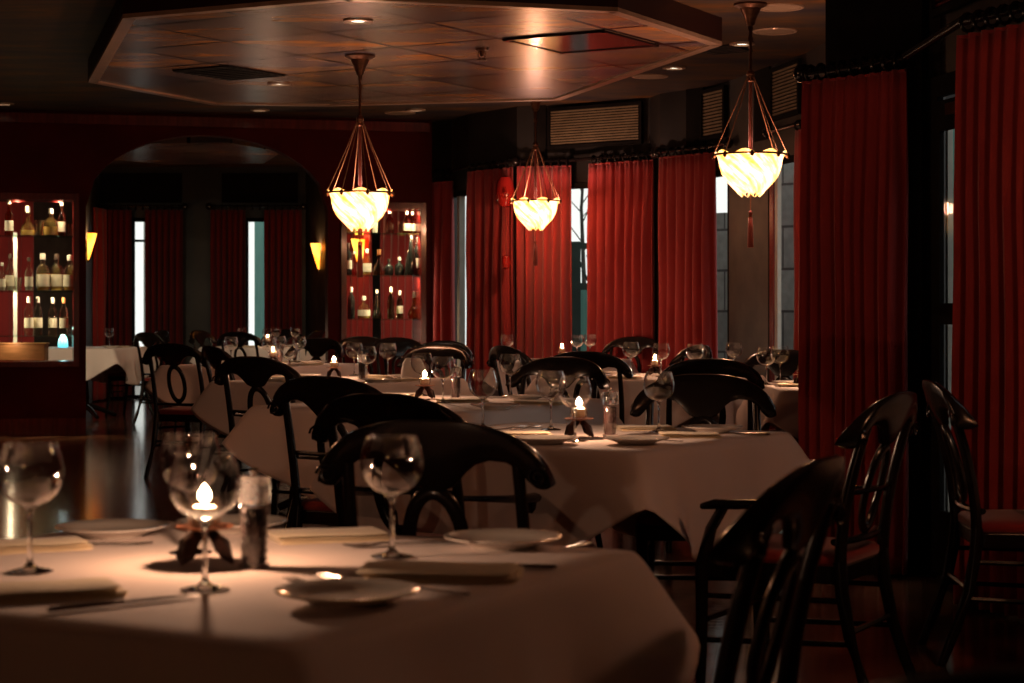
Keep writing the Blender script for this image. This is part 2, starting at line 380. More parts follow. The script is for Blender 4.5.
# ------------------------------------------------------------------ room shell
CEIL = 2.98; CLOUD = 2.82
KN = [(427, 18.4), (452, 18.1), (468, 17.6), (510, 17.0), (517, 16.9), (570, 16.8), (590, 16.6), (650, 16.2), (660, 15.9), (713, 15.35), (797, 13.5), (808, 13.3), (836, 12.5)]
def dk(px):
    for (a, da), (b, db) in zip(KN, KN[1:]):
        if a <= px <= b: return da + (db - da) * (px - a) / (b - a)
    return KN[0][1] if px < KN[0][0] else KN[-1][1]
def WP(px, off=0.15):
    """plan point of the window wall's inner face where it stands behind pixel column px"""
    d = dk(px) + off; return (X(px, d), d)
def aw(px):
    d = 18.51 / (1 + .000136842 * (512 - px)); return (X(px, d), d)
NEAR = [(5.5, 6.6), (2.25, 6.75), (2.05, 7.1), (1.96, 7.5), (1.86, 8.25), (1.50, 8.95), (1.62, 9.1), (3.1, 9.3), (3.1, 11.2), (2.45, 12.4)]
SWEEP = [WP(p) for p in (836, 806, 797, 768, 729, 713, 660, 650, 590, 570, 517, 510, 468, 452, 427)]
FARR = [(-.70, 18.75), (-.70, 19.6), (-2.05, 22.4), (-2.65, 24.4), (-5.32, 24.4), (-4.97, 21.9), (-6.4, 19.3), (-6.4, 16.8)]
OUT = [(-6.4, -2.5), (5.5, -2.5)] + NEAR + SWEEP + FARR
def poly(name, pts, z, m, thick):
    b = MB(); n = len(pts)
    b.add([(x, y, z) for x, y in pts] + [(x, y, z + thick) for x, y in pts],
          [tuple(range(n)), tuple(range(2 * n - 1, n - 1, -1))] + [(i, (i + 1) % n, n + (i + 1) % n, n + i) for i in range(n)])
    return struct(b.build(name, m, smooth=False))
def grow(pts, e):
    cx = sum(p[0] for p in pts) / len(pts); cy = sum(p[1] for p in pts) / len(pts)
    return [(cx + (x - cx) * (1 + e), cy + (y - cy) * (1 + e)) for x, y in pts]
poly('floor', OUT, 0.0, 'floor', -.08)
poly('ceiling', grow(OUT, .03), CEIL, 'ceil', .12)
g = MB().box(-30, 30, -10, 60, -.2, -.1).build('ground', 'ground', smooth=False); struct(g)

T = .14
def wall(name, pts, z0, z1, m, t=T):
    b = MB()
    for p, q in zip(pts, pts[1:]): b.bar(p, q, -t, z0, z1)
    return struct(b.build(name, m, smooth=False))
wall('wall_front', [(-6.4, -2.5), (5.5, -2.5)], 0, CEIL, 'redwall')
wall('wall_right', [(5.5, -2.5), (5.5, 6.6), (2.25, 6.75)], 0, CEIL, 'plaster_dark')
wall('wall_left', [(-6.4, 19.3), (-6.4, -2.5)], 0, CEIL, 'redwall')
wall('wall_bay', [(1.50, 8.95), (1.62, 9.1), (3.1, 9.3), (3.1, 11.2), (2.45, 12.4), WP(836), WP(806)], 0, CEIL, 'plaster_dark')
# window wall: plaster between the windows, sill and lintel pieces at each window
wins = [(446, 473), (558, 600), (704, 729), (768, 806)]
def pts_between(a, b): return [WP(a)] + [WP(p) for p, _ in KN if a < p < b] + [WP(b)]
def rv(l): return list(reversed(l))
segs = [(427, 446), (473, 558), (600, 704)]
for i, (a, b) in enumerate(segs):
    wall('wall_right_pier.%03d' % i if i else 'wall_right_pier', rv(pts_between(a, b)), 0, CEIL, 'plaster_dark', .14 if i < 2 else .04)
wall('wall_right_pilaster', rv(pts_between(729, 768)), 0, CEIL, 'plaster', .05)
WTOP = 2.28
for i, (a, b) in enumerate(wins):
    p, q = WP(b), WP(a)
    wall('wall_right_lintel' + ('.%03d' % i if i else ''), rv(pts_between(a, b)), WTOP, CEIL, 'plaster_dark')
    fr = MB()
    def lerp(t): return (p[0] + (q[0] - p[0]) * t, p[1] + (q[1] - p[1]) * t)
    e = .03 / hypot(q[0] - p[0], q[1] - p[1]); dp = -.07 if i < 2 else -.03
    fr.bar(lerp(0), lerp(e), dp, .02, WTOP); fr.bar(lerp(1 - e), lerp(1), dp, .02, WTOP)
    fr.bar(lerp(e), lerp(1 - e), dp, .02, .08); fr.bar(lerp(e), lerp(1 - e), dp, WTOP - .05, WTOP)
    f = fr.build('window_%d' % (i + 1), 'blackframe', smooth=False); struct(f)
    MB().bar((lerp(e)[0] + .012, lerp(e)[1] + .012), (lerp(1 - e)[0] + .012, lerp(1 - e)[1] + .012), -.005, .08, WTOP - .05).build('pane', 'pane', f, smooth=False)
    if i == 0: MB().bar(lerp(.50), lerp(.58), -.06, .08, WTOP - .05).build('mullion', 'paleframe', f, smooth=False)
    if i == 3:
        MB().bar(lerp(.86), lerp(.965), -.03, .08, WTOP - .05).build('dark_jamb', 'redwood', f, smooth=False)
        MB().bar(lerp(.74), lerp(.81), -.03, .08, WTOP - .05).build('mullion', 'paleframe', f, smooth=False)
# wall behind the near curtains, with the door between them
nw = [(2.25, 6.75), (2.05, 7.1), (1.96, 7.5)]
wall('wall_right_corner', nw, 0, CEIL, 'plaster_dark')
wall('wall_right_post', [(1.80, 8.37), (1.50, 8.95)], 0, CEIL, 'plaster_dark')
A_, B_ = (1.96, 7.5), (1.80, 8.37)
wall('wall_right_transom', [A_, (1.86, 8.25), B_], 2.17, CEIL, 'plaster_dark')
def dl(t): return (A_[0] + (B_[0] - A_[0]) * t, A_[1] + (B_[1] - A_[1]) * t)
# the glazed door: frame uprights, narrow glass, closer, threshold
dr = MB()
dr.bar(dl(0), dl(.06), -.10, 0, 2.17); dr.bar(dl(.94), dl(1), -.03, 0, 2.17); dr.bar(dl(.06), dl(.94), -.03, 2.08, 2.17)
dr.bar(dl(.80), dl(.94), -.03, 0, 2.08)
door = struct(dr.build('door_1', 'blackframe', smooth=False))
lf = MB(); lf.bar(dl(.08), dl(.12), -.05, .02, 2.06); lf.bar(dl(.765), dl(.80), -.02, .02, 2.06); lf.bar(dl(.12), dl(.765), -.02, .02, .30); lf.bar(dl(.12), dl(.765), -.02, 1.93, 2.06); lf.bar(dl(.12), dl(.765), -.02, 1.10, 1.19)
lf.build('leaf', 'blackframe', door, smooth=False)
MB().bar((dl(.12)[0] + .01, dl(.12)[1]), (dl(.765)[0] + .01, dl(.765)[1]), -.006, .3, 1.93).build('pane', 'pane', door, smooth=False)
MB().bar((dl(.34)[0] - .03, dl(.34)[1]), (dl(.62)[0] - .03, dl(.62)[1]), -.05, 1.985, 2.035).build('closer', 'brass', door, smooth=False)
MB().bar((dl(.40)[0] - .07, dl(.40)[1]), (dl(.66)[0] - .07, dl(.66)[1]), -.05, 1.14, 1.19).build('push_bar', 'blackframe', door, smooth=False)
MB().bar(dl(.06), dl(.94), -.12, 0.0, .02).build('threshold', 'plaster', door, smooth=False)

# arch wall (back wall of the dining room) ------------------------------------------------
def arch_wall():
    b = MB(); t = .16
    P0, P1 = aw(-60), aw(430)
    def piece(a, c, z0, z1): b.bar(aw(a), aw(c), t, z0, z1)
    lb, lt = .65, 2.19     # left opening z
    rb, rt = .80, 2.16
    b.bar((-6.4, 16.82), aw(-60), t, 0, CEIL)
    piece(-60, 75, 0, lb); piece(-60, 75, lt, CEIL)
    piece(75, 86, 0, CEIL)
    piece(328, 345, 0, CEIL)
    piece(345, 425, 0, rb); piece(345, 425, rt, CEIL)
    piece(425, 432, 0, CEIL)
    # spandrel above the arch
    n = 28; spring, rise = 2.10, .685
    for i in range(n):
        t0, t1 = i / n, (i + 1) / n
        a0, a1 = 86 + 242 * t0, 86 + 242 * t1
        def h(u): return spring + rise * sqrt(max(0, 1 - (2 * u - 1) ** 2)) ** 1.0
        p, q = aw(a0), aw(a1)
        dx, dy = q[0] - p[0], q[1] - p[1]; l = hypot(dx, dy); nx, ny = -dy / l * t, dx / l * t
        vs = [(p[0], p[1], h(t0)), (q[0], q[1], h(t1)), (q[0] + nx, q[1] + ny, h(t1)), (p[0] + nx, p[1] + ny, h(t0)),
              (p[0], p[1], CEIL), (q[0], q[1], CEIL), (q[0] + nx, q[1] + ny, CEIL), (p[0] + nx, p[1] + ny, CEIL)]
        b.add(vs, [(3, 2, 1, 0), (0, 1, 5, 4), (2, 3, 7, 6)])
    return struct(b.build('wall_back', 'redwall', smooth=False))
arch_wall()
cr_ = MB()
for a, c in ((-60, 86), (86, 328), (328, 430)): cr_.bar((aw(a)[0], aw(a)[1] - .05), (aw(c)[0], aw(c)[1] - .05), .06, 2.86, 2.95)
struct(cr_.build('trim_1', 'redwood', smooth=False))
bs_ = MB()
for a, c in ((-60, 86), (328, 430)): bs_.bar((aw(a)[0], aw(a)[1] - .03), (aw(c)[0], aw(c)[1] - .03), .035, 0, .16)
struct(bs_.build('baseboard_back', 'redwood', smooth=False))

# room beyond the arch ---------------------------------------------------------------
def fw(px): return (X(px, 24.4), 24.4)
FWZ = 2.33
wall('wall_far_end', [fw(311), fw(268)], 0, CEIL, 'plaster_dark'); 
wall('wall_far_end.001', [fw(246), fw(150)], 0, CEIL, 'plaster_dark')
wall('wall_far_end.002', [fw(132), fw(91)], 0, CEIL, 'plaster_dark')
wall('wall_far_right', [(-.70, 18.6), (-.70, 19.6), (-2.05, 22.4), (-2.65, 24.4)], 0, CEIL, 'plaster')
wall('wall_far_left', [(-5.32, 24.4), (-4.97, 21.9), (-6.4, 19.3)], 0, CEIL, 'plaster')
for k, (a, b) in enumerate(((132, 150), (246, 268))):
    wall('wall_far_lintel' + ('.001' if k else ''), [fw(b), fw(a)], FWZ, CEIL, 'plaster_dark')
    f = MB()
    f.bar((fw(b)[0], 24.42), (fw(b)[0] - .02, 24.42), -.08, .02, FWZ); f.bar((fw(a)[0] + .02, 24.42), (fw(a)[0], 24.42), -.08, .02, FWZ)
    f.bar((fw(b)[0], 24.42), (fw(a)[0], 24.42), -.08, 0, .05); f.bar((fw(b)[0], 24.42), (fw(a)[0], 24.42), -.08, FWZ - .05, FWZ)
    w = struct(f.build('window_%d' % (5 + k), 'blackframe', smooth=False))
    MB().bar((fw(b)[0], 24.45), (fw(a)[0], 24.45), -.006, .05, FWZ - .05).build('pane', 'pane', w, smooth=False)
    if k == 0:
        MB().bar((fw(b)[0], 24.44), (fw(a)[0], 24.44), -.03, 2.02, 2.05).build('crossbar', 'blackframe', w, smooth=False)
# high louvred bands over the far windows
def grille(name, p, q, z0, z1, nsl, m='louver', depth=.03, frame=.03):
    """louvred grille standing on the wall face p->q"""
    root_b = MB(); dx, dy = q[0] - p[0], q[1] - p[1]; l = hypot(dx, dy)
    def lp(t): return (p[0] + dx * t, p[1] + dy * t)
    e = frame / l
    root_b.bar(lp(0), lp(e), -depth, z0, z1); root_b.bar(lp(1 - e), lp(1), -depth, z0, z1)
    root_b.bar(lp(e), lp(1 - e), -depth, z0, z0 + frame); root_b.bar(lp(e), lp(1 - e), -depth, z1 - frame, z1)
    fr = root_b.build(name, 'blackframe', smooth=False)
    s = MB(); h = (z1 - z0 - 2 * frame) / nsl
    nx, ny = dy / l, -dx / l
    for i in range(nsl):
        a, b = lp(e), lp(1 - e); z = z0 + frame + i * h
        s.bar((a[0] + nx * depth * .55, a[1] + ny * depth * .55), (b[0] + nx * depth * .55, b[1] + ny * depth * .55), depth * .35, z + h * .45, z + h)
    MB().bar(lp(e), lp(1 - e), -.006, z0 + frame, z1 - frame).build('back_plate', 'blackframe', fr, smooth=False)
    s.build('louver_panel', m, fr, smooth=False)
    return fr
def inner(px, o=.14): return WP(px, o)
gl = [('tan louvred grille high on the wall between two red curtains', 549, 643, 97, 147),
      ('narrow tan louvred grille above the window with stone outside', 703, 727, 84, 140),
      ('dim tan louvred grille high up near the black curtain pole', 773, 802, 62, 118)]
for lab, a, b, y0, y1 in gl:
    pm = WP((a + b) / 2)
    p, q = WP(b, .13), WP(a, .13)
    g_ = grille('vent_grille', q, p, Z(y1, pm[1]), min(2.95, Z(y0, pm[1])), 13)
    # slats face the room
    tag(g_, lab, 'vent grille')
g_ = grille('vent_grille', (fw(182)[0] , 24.38), (fw(100)[0], 24.38), 2.52, 2.9, 7, 'plaster'); tag(g_, 'dark louvred band above the left window beyond the arch', 'vent grille')
g_ = grille('vent_grille', (fw(298)[0], 24.38), (fw(222)[0], 24.38), 2.52, 2.9, 7, 'plaster'); tag(g_, 'dark louvred band above the right window beyond the arch', 'vent grille')
g_ = grille('vent_grille', (1.83, 8.2), (1.98, 7.0), 2.42, 2.95, 20, 'redwood'); tag(g_, 'dark red louvred panel above the black glazed door', 'vent grille')
# dark pilasters between the panels above the curtains
pl_ = MB()
for a, b in ((534, 546), (686, 703), (754, 769)):
    pl_.bar(WP(b, .10), WP(a, .10), -.10, 2.44, CEIL)
struct(pl_.build('trim_2', 'blackframe', smooth=False))
struct(MB().bar((1.79, 8.3), (1.46, 8.85), -.08, 0, CEIL).build('trim_3', 'blackframe', smooth=False))

# ceiling of the far room: shallow tray panel
tray = MB(); tp = [(-4.4, 19.6), (-2.9, 19.4), (-2.5, 20.6), (-2.9, 22.2), (-4.1, 22.4), (-4.8, 21.0)]
n = len(tp); tray.add([(x, y, 2.86) for x, y in tp] + [(x, y, CEIL) for x, y in tp], [tuple(range(n))] + [(i, (i + 1) % n, n + (i + 1) % n, n + i) for i in range(n)])
struct(tray.build('ceiling_far_tray', 'cloud', smooth=False))
# the dropped ceiling cloud of the dining room
cl = [(-3.08, 13.8), (-2.2, 10.74), (-.88, 10.07), (.586, 10.5), (1.31, 11.85), (.38, 15.0), (-1.475, 15.45), (-2.42, 15.35)]
n = len(cl)
cb_ = MB().add([(x, y, CLOUD) for x, y in cl] + [(x, y, CEIL) for x, y in cl], [tuple(range(n))])
struct(cb_.build('ceiling_cloud', 'cloud', smooth=False))
fb = MB()
for i in range(n):
    p, q = cl[i], cl[(i + 1) % n]; fb.bar(p, q, .02, CLOUD + .012, CEIL)
struct(fb.build('trim_4', 'fascia', smooth=False))
tb = MB()
for i in range(n):
    p, q = cl[i], cl[(i + 1) % n]
    dx, dy = q[0] - p[0], q[1] - p[1]; l = hypot(dx, dy); nx, ny = -dy / l, dx / l
    # find inward side
    mx, my = (p[0] + q[0]) / 2, (p[1] + q[1]) / 2
    s = 1 if ((-.8 - mx) * nx + (12.8 - my) * ny) > 0 else -1
    tb.bar(p, q, s * .07, CLOUD - .012, CLOUD + .012)
struct(tb.build('trim_5', 'trim', smooth=False))
# ceiling fixtures --------------------------------------------------------------------
def downlight():
    r = empty('downlight')
    MB().lathe([(.052, -.002), (.085, -.002), (.088, -.012), (.060, -.016), (.052, -.006)], 28, False, False).build('trim_ring', 'trim', r)
    MB().lathe([(.0, -.004), (.03, -.006), (.053, -.004)], 24, False, False).build('lamp_lens', 'downlight', r)
    return r
DL = Proto(downlight())
dls = [(358, 20, CLOUD, 'round downlight in the ceiling panels in front of the left pendant'),
       (279, 83, CLOUD, 'round downlight in the ceiling panels left of the left pendant rod'),
       (260, 115, CEIL, 'small round downlight in the low ceiling over the arch'),
       (416, 114, CEIL, 'small round downlight near the ceiling edge above the right bottle shelves'),
       (742, 43, CEIL, 'bright round downlight just left of the right pendant cable'),
       (674, 67, CEIL, 'bright round downlight by the edge of the dropped ceiling'),
       (4, 103, CEIL, 'round downlight over the left bottle shelves')]
def light(name, kind, loc, power, col, **kw):
    l = bpy.data.lights.new(name, kind); l.energy = power; l.color = col
    for k, v in kw.items(): setattr(l, k, v)
    o = bpy.data.objects.new(name, l); COL.objects.link(o); o.location = loc; return o
WARM = (1.0, .51, .37)
for px, py, z, lab in dls:
    d = (z - EYE) * F / (HY - py); d = min(d, 17.3)
    DL.put((X(px, d), d, z), 0, lab, 'ceiling light', 'recessed downlights')
    s = light('downlight_beam', 'SPOT', (X(px, d), d, z - .03), 3, (1, .72, .45), spot_size=radians(95), spot_blend=.8, shadow_soft_size=.05)
def speaker():
    r = empty('ceiling_speaker')
    MB().lathe([(.0, -.010), (.10, -.010), (.128, -.006)], 32, False, False).build('grille', 'speaker', r)
    MB().lathe([(.128, -.002), (.128, -.008), (.142, -.008), (.146, -.001)], 32, False, False).build('rim', 'trim', r)
    return r
SPK = Proto(speaker())
for px, py, lab in ((400, 119, 'pale round ceiling speaker over the right bottle shelves'), (780, 7, 'pale round ceiling speaker beside the right pendant canopy'),
                    (775, 31, 'second pale round ceiling speaker behind the one by the right pendant canopy'), (650, 76, 'dim round ceiling speaker below the dropped ceiling edge')):
    d = min((CEIL - EYE) * F / (HY - py), 17.6)
    SPK.put((X(px, d), d, CEIL), 0, lab, 'speaker')
# square vents and the black gloss panel set in the ceiling grid
U = (sin(ROT), cos(ROT)); S = (cos(ROT), -sin(ROT))
def plate(name, m, x, y, du, ds, z, lab, cat, slats=0):
    r = empty(name, (x, y, z), 0)
    b = MB()
    pts = [(0, 0), (U[0] * du, U[1] * du), (U[0] * du + S[0] * ds, U[1] * du + S[1] * ds), (S[0] * ds, S[1] * ds)]
    b.add([(a, c, -.002) for a, c in pts] + [(a, c, -.008) for a, c in pts], [(0, 1, 2, 3), (7, 6, 5, 4), (0, 1, 5, 4), (1, 2, 6, 5), (2, 3, 7, 6), (3, 0, 4, 7)])
    b.build('panel', m, r, smooth=False)
    e = .025; f = MB()
    for i in range(4):
        p, q = pts[i], pts[(i + 1) % 4]; f.bar(p, q, -e if i % 4 in (0, 1, 2, 3) else e, -.014, -.002)
    f.build('rim', 'grille_black' if m != 'black_gloss' else 'black_gloss', r, smooth=False)
    if slats:
        s = MB()
        for i in range(slats):
            k = (i + .5) / slats * du; s.bar((U[0] * k, U[1] * k), (U[0] * k + S[0] * ds, U[1] * k + S[1] * ds), .02, -.018, -.006)
        s.build('slat_panel', m, r, smooth=False)
    tag(r, lab, cat); return r
plate('ceiling_panel_plate', 'black_gloss', -.06, 11.64, .72, .71, CLOUD, 'glossy black square plate set among the ceiling panels', 'ceiling panel')
dv = (CLOUD - EYE) * F / (HY - 72); plate('ceiling_vent', 'grille_black', X(222, dv) - .32, dv - .15, .62, .5, CLOUD, 'black square air vent in the left part of the ceiling panels', 'vent', 8)
dv = (CEIL - EYE) * F / (HY - 50); plate('ceiling_vent', 'grille_black', X(716, dv) - .18, dv - .15, .35, .30, CEIL, 'small black air vent beside the corner of the dropped ceiling', 'vent', 5)
# sprinkler head
dsp = (CLOUD - EYE) * F / (HY - 48)
r = empty('sprinkler_head', (X(482, dsp), dsp, CLOUD)); MB().lathe([(.0, .006), (.045, .006), (.04, -.014), (.018, -.018), (.012, -.05), (.0, -.052)], 18, False, False).build('fitting', 'brass', r)
d_ = MB(); d_.tube([(-.02, 0, -.02), (-.026, 0, -.05), (0, 0, -.075)], .004, 6); d_.tube([(.02, 0, -.02), (.026, 0, -.05), (0, 0, -.075)], .004, 6); d_.build('yoke', 'brass', r)
MB().lathe([(.0, -.072), (.03, -.074), (.03, -.078), (.0, -.08)], 16, False, False).build('deflector', 'brass', r)
tag(r, 'small fire sprinkler head under the ceiling panels right of the left pendant', 'sprinkler')

# ------------------------------------------------------------------ outdoors seen through the windows
def out_wall(name, p, q, z0, z1, m): return struct(MB().bar(p, q, .2, z0, z1).build(name, m, smooth=False))
out_wall('wall_outside_stone', (3.2, 14.2), (4.8, 15.6), -.1, 4.2, 'stone')
out_wall('wall_outside_stone.001', (X(706, 17.9), 17.9), (X(752, 17.5), 17.5), -.1, 2.06, 'stone')
out_wall('wall_outside_stone.002', (X(754, 17.3), 17.3), (X(840, 16.6), 16.6), -.1, 3.3, 'stone')
# teal gate outside window 2
gr = empty('garden_gate', (X(579, 19), 19.0, -.1))
gb = MB()
for i in range(8): gb.box(-.5 + i * .12, -.5 + i * .12 + .112, 0, .03, 0, 1.45)
gb.build('board_panel', 'teal', gr, smooth=False)
MB().box(-.14, .012, -.14, -.06, 0, 1.93).build('post', 'darkgreen', gr, smooth=False)
tr_ = MB(); tr_.box(-.03, .5, 0, .03, 1.45, 1.52); tr_.box(-.03, .5, 0, .03, 1.86, 1.92)
tr_.build('rail', 'darkgreen', gr, smooth=False)
lt_ = MB()
for i in range(4): lt_.tube([(-.02 + i * .10, .015, 1.80), (.09 + i * .10, .015, 1.54)], .012, 6)
lt_.build('lattice', 'darkgreen', gr); tag(gr, 'teal board gate outside, seen between two red curtains', 'gate')
tr = empty('bare_tree', (X(583, 21), 21.5, -.1)); tk = MB()
tk.tube([(0, 0, 0), (.03, 0, 1.6), (.0, 0, 2.4), (.06, 0, 3.4)], [.035, .026, .018, .01], 8); tk.build('trunk', 'bark', tr)
for k in range(9):
    a = k * 2.4; z = 1.9 + k * .11; bb = MB(); bb.tube([(0.01, 0, z), (.16 * cos(a), .1 * sin(a), z + .18), (.26 * cos(a + .4), .2 * sin(a), z + .12 + .2 * sin(k))], [.008, .006, .003], 5); bb.build('branch', 'bark', tr)
tag(tr, 'bare dark tree outside behind the teal gate', 'tree')
# teal wall outside the far right window, white render beyond the left one
out_wall('wall_outside_teal', (X(254.5, 26.5), 26.5), (X(290, 26.5), 26.3), -.1, 2.75, 'teal')
ps = struct(MB().box(X(143.6, 26), X(145.2, 26), 26, 26.12, -.1, 3.2).build('column_outside', 'paleframe', smooth=False))
out_wall('wall_outside_grey', (2.6, 20.3), (1.0, 19.9), -.1, 1.6, 'stone')
ps = struct(MB().box(2.042, 2.066, 8.90, 8.98, -.1, 2.05).build('post_outside', 'paleframe', smooth=False))
ps = struct(MB().box(2.078, 2.115, 8.98, 9.05, -.1, 2.05).build('post_outside.001', 'teal', smooth=False))

# ------------------------------------------------------------------ curtains and poles
def curtain(P, Q, z0, z1, waves, amp=.035, m='curtain', seed=0, gather=.0):
    rnd = random.Random(seed)
    dx, dy = Q[0] - P[0], Q[1] - P[1]; l = hypot(dx, dy); nx, ny = dy / l, -dx / l     # toward the room
    if nx * (-P[0]) + ny * (10 - P[1]) < 0 and P[1] > 10: nx, ny = -nx, -ny
    nu = waves * 10; nv = 22
    ph = [rnd.uniform(-.5, .5) for _ in range(waves + 2)]
    am = [rnd.uniform(.65, 1.2) for _ in range(waves + 2)]
    vs = []; fs = []
    for j in range(nv + 1):
        t = j / nv; z = z1 + (z0 - z1) * t
        w = min(1, .35 + t * 2.2)
        for i in range(nu + 1):
            s = i / nu; k = s * waves; ki = int(min(k, waves - 1e-6)); fr = k - ki
            a0 = am[ki] * (1 - fr) + am[ki + 1] * fr; p0 = ph[ki] * (1 - fr) + ph[ki + 1] * fr
            y = amp * a0 * (sin(2 * pi * k + p0 * (.4 + t)) * w + .25 * sin(4 * pi * k + 1 + p0) * (1 - .5 * t)) + .006 * sin(9 * t + s * 5)
            ss = s + .006 * sin(5 * t + 6 * s + seed) * t
            vs.append((P[0] + dx * ss + nx * y, P[1] + dy * ss + ny * y, z))
    for j in range(nv):
        for i in range(nu):
            a = j * (nu + 1) + i; fs.append((a, a + 1, a + nu + 2, a + nu + 1))
    b = MB(); b.add(vs, fs)
    o = b.build('curtain', m, angle=70, solid=.006)
    # stitched header tape along the top edge
    h = MB(); top = [(v[0], v[1], z1 - .006) for v in vs[:nu + 1:3]]
    h.tube(top, .008, 5); h.build('header_tape', m, o)
    return o
RZ = 2.43
far_c = [(427, 452, 2.38, 'narrow red curtain hanging beside the right bottle shelves', 3),
         (469, 512, RZ, 'dark red curtain with a red ornament at its upper corner', 5),
         (517, 571, RZ, 'bright red curtain behind the middle pendant', 6),
         (590, 653, RZ, 'red curtain right of the bright window slit', 7),
         (660, 714, RZ, 'orange-red curtain left of the window with stone outside', 6),
         (797, 812, RZ, 'narrow strip of red curtain peeping past the near dark one', 2)]
for k, (a, b, zt, lab, wv) in enumerate(far_c):
    P, Q = XD(a, dk(a)), XD(b, dk(b))
    o = curtain(P, Q, .02, zt, wv, amp=.055, m='curtain', seed=k + 3)
    tag(o, lab, 'curtain', 'red curtains along the window wall')
nearB = curtain((1.70, 8.22), (1.345, 8.70), .015, 2.205, 9, amp=.042, seed=21); tag(nearB, 'tall dark red curtain left of the black glazed door', 'curtain', 'red curtains along the window wall')
nearA = curtain((2.12, 6.62), (1.765, 7.45), .015, 2.235, 12, amp=.042, m='curtain', seed=22); tag(nearA, 'tall dark red curtain right of the black glazed door', 'curtain', 'red curtains along the window wall')
for k, (a, b, lab) in enumerate(((99, 134, 'dimly lit red curtain left of the far left window beyond the arch'), (148, 185, 'dimly lit red curtain right of the far left window beyond the arch'),
                     (213, 247, 'dimly lit red curtain left of the far right window beyond the arch'), (266, 303, 'dimly lit red curtain right of the far right window beyond the arch'))):
    o = curtain((fw(a)[0], 24.22), (fw(b)[0], 24.22), .02, 2.42, 6, m='curtain_shaded', amp=.055, seed=40 + k); tag(o, lab, 'curtain', 'red curtains beyond the arch')
o = curtain((-5.2, 23.6), (-5.14, 24.1), .02, 2.42, 2, m='curtain', seed=51); tag(o, 'strip of red curtain beside the left glowing wall sconce', 'curtain', 'red curtains beyond the arch')
for k, (P, Q, lab) in enumerate((((-1.0, 20.0), (-1.45, 20.95), 'red curtain seen through the right bottle shelves, nearer half'), ((-1.55, 21.15), (-1.95, 22.0), 'red curtain seen through the right bottle shelves, farther half'))):
    o = curtain(P, Q, .02, 2.42, 5, m='curtain', seed=60 + k); tag(o, lab, 'curtain', 'red curtains beyond the arch')
for k, (P, Q, lab) in enumerate((((-5.3, 21.0), (-5.75, 20.25), 'red curtain seen through the left bottle shelves'),)):
    o = curtain(P, Q, .02, 2.42, 5, m='curtain', seed=70 + k); tag(o, lab, 'curtain', 'red curtains beyond the arch')

def rod(path, lab, r=.017, ringsets=(), finials=(True, True)):
    """black curtain pole through path, rings over the curtains, ball finials"""
    o = empty('curtain_pole', (path[0][0], path[0][1], path[0][2]))
    loc = lambda p: (p[0] - path[0][0], p[1] - path[0][1], p[2] - path[0][2])
    MB().tube([loc(p) for p in path], r, 10).build('pole', 'lacquer', o)
    for k, e in enumerate((0, -1)):
        if finials[k]:
            p = loc(path[e]); f = MB(); f.lathe([(.0, -.045), (.022, -.04), (.04, -.018), (.043, 0), (.04, .018), (.022, .04), (.0, .045)], 14, False, False)
            f.build('finial', 'lacquer', o, loc=p)
    for (A, B, n) in ringsets:
        dx, dy, dz = B[0] - A[0], B[1] - A[1], B[2] - A[2]; l = hypot(dx, dy)
        tx, ty = dx / l, dy / l
        for i in range(n):
            t = (i + .5) / n; c = loc((A[0] + dx * t, A[1] + dy * t, A[2] + dz * t - .012))
            rg = MB(); rr = .034
            rg.tube([(c[0] - ty * rr * cos(q * pi / 6), c[1] + tx * rr * cos(q * pi / 6), c[2] + rr * sin(q * pi / 6)) for q in range(12)], .0085, 6, loop=True, up=(tx, ty, 0))
            rg.build('ring', 'lacquer', o)
    tag(o, lab, 'curtain pole'); return o
def V3(p, z): return (p[0], p[1], z)
zr = 2.255
rod([V3((1.335, 8.74), zr - .005), V3((1.70, 8.22), zr), V3((1.765, 7.45), zr + .04), V3((2.14, 6.58), zr + .04)], 'black curtain pole with rings over the two near dark curtains', .02,
    [(V3((1.345, 8.70), zr - .002), V3((1.70, 8.22), zr), 9), (V3((1.765, 7.45), zr + .04), V3((2.12, 6.62), zr + .04), 12)])
for a, b, lab in ((427, 512, 'black curtain pole over the two leftmost window-wall curtains'), (515, 655, 'black curtain pole behind the middle pendant cables'), (658, 728, 'black curtain pole over the orange-red curtain'), (768, 812, 'thin curtain pole end behind the right pendant')):
    kn = [a] + [p for p, _ in KN if a < p < b] + [b]
    path = [V3(XD(p, dk(p)), RZ + .045) for p in kn]
    rs = []
    for (c, d, zt, _l, wv) in far_c:
        if a - 2 <= c and d <= b + 2: rs.append((V3(XD(c, dk(c)), RZ + .045), V3(XD(d, dk(d)), RZ + .045), wv + 1))
    rod(path, lab, .016, rs)
rod([V3((fw(97)[0], 24.22), 2.465), V3((fw(187)[0], 24.22), 2.465)], 'black curtain pole over the far left window beyond the arch', .016, [(V3((fw(99)[0], 24.22), 2.465), V3((fw(185)[0], 24.22), 2.465), 12)])
rod([V3((fw(211)[0], 24.22), 2.465), V3((fw(305)[0], 24.22), 2.465)], 'black curtain pole over the far right window beyond the arch', .016, [(V3((fw(213)[0], 24.22), 2.465), V3((fw(303)[0], 24.22), 2.465), 12)])
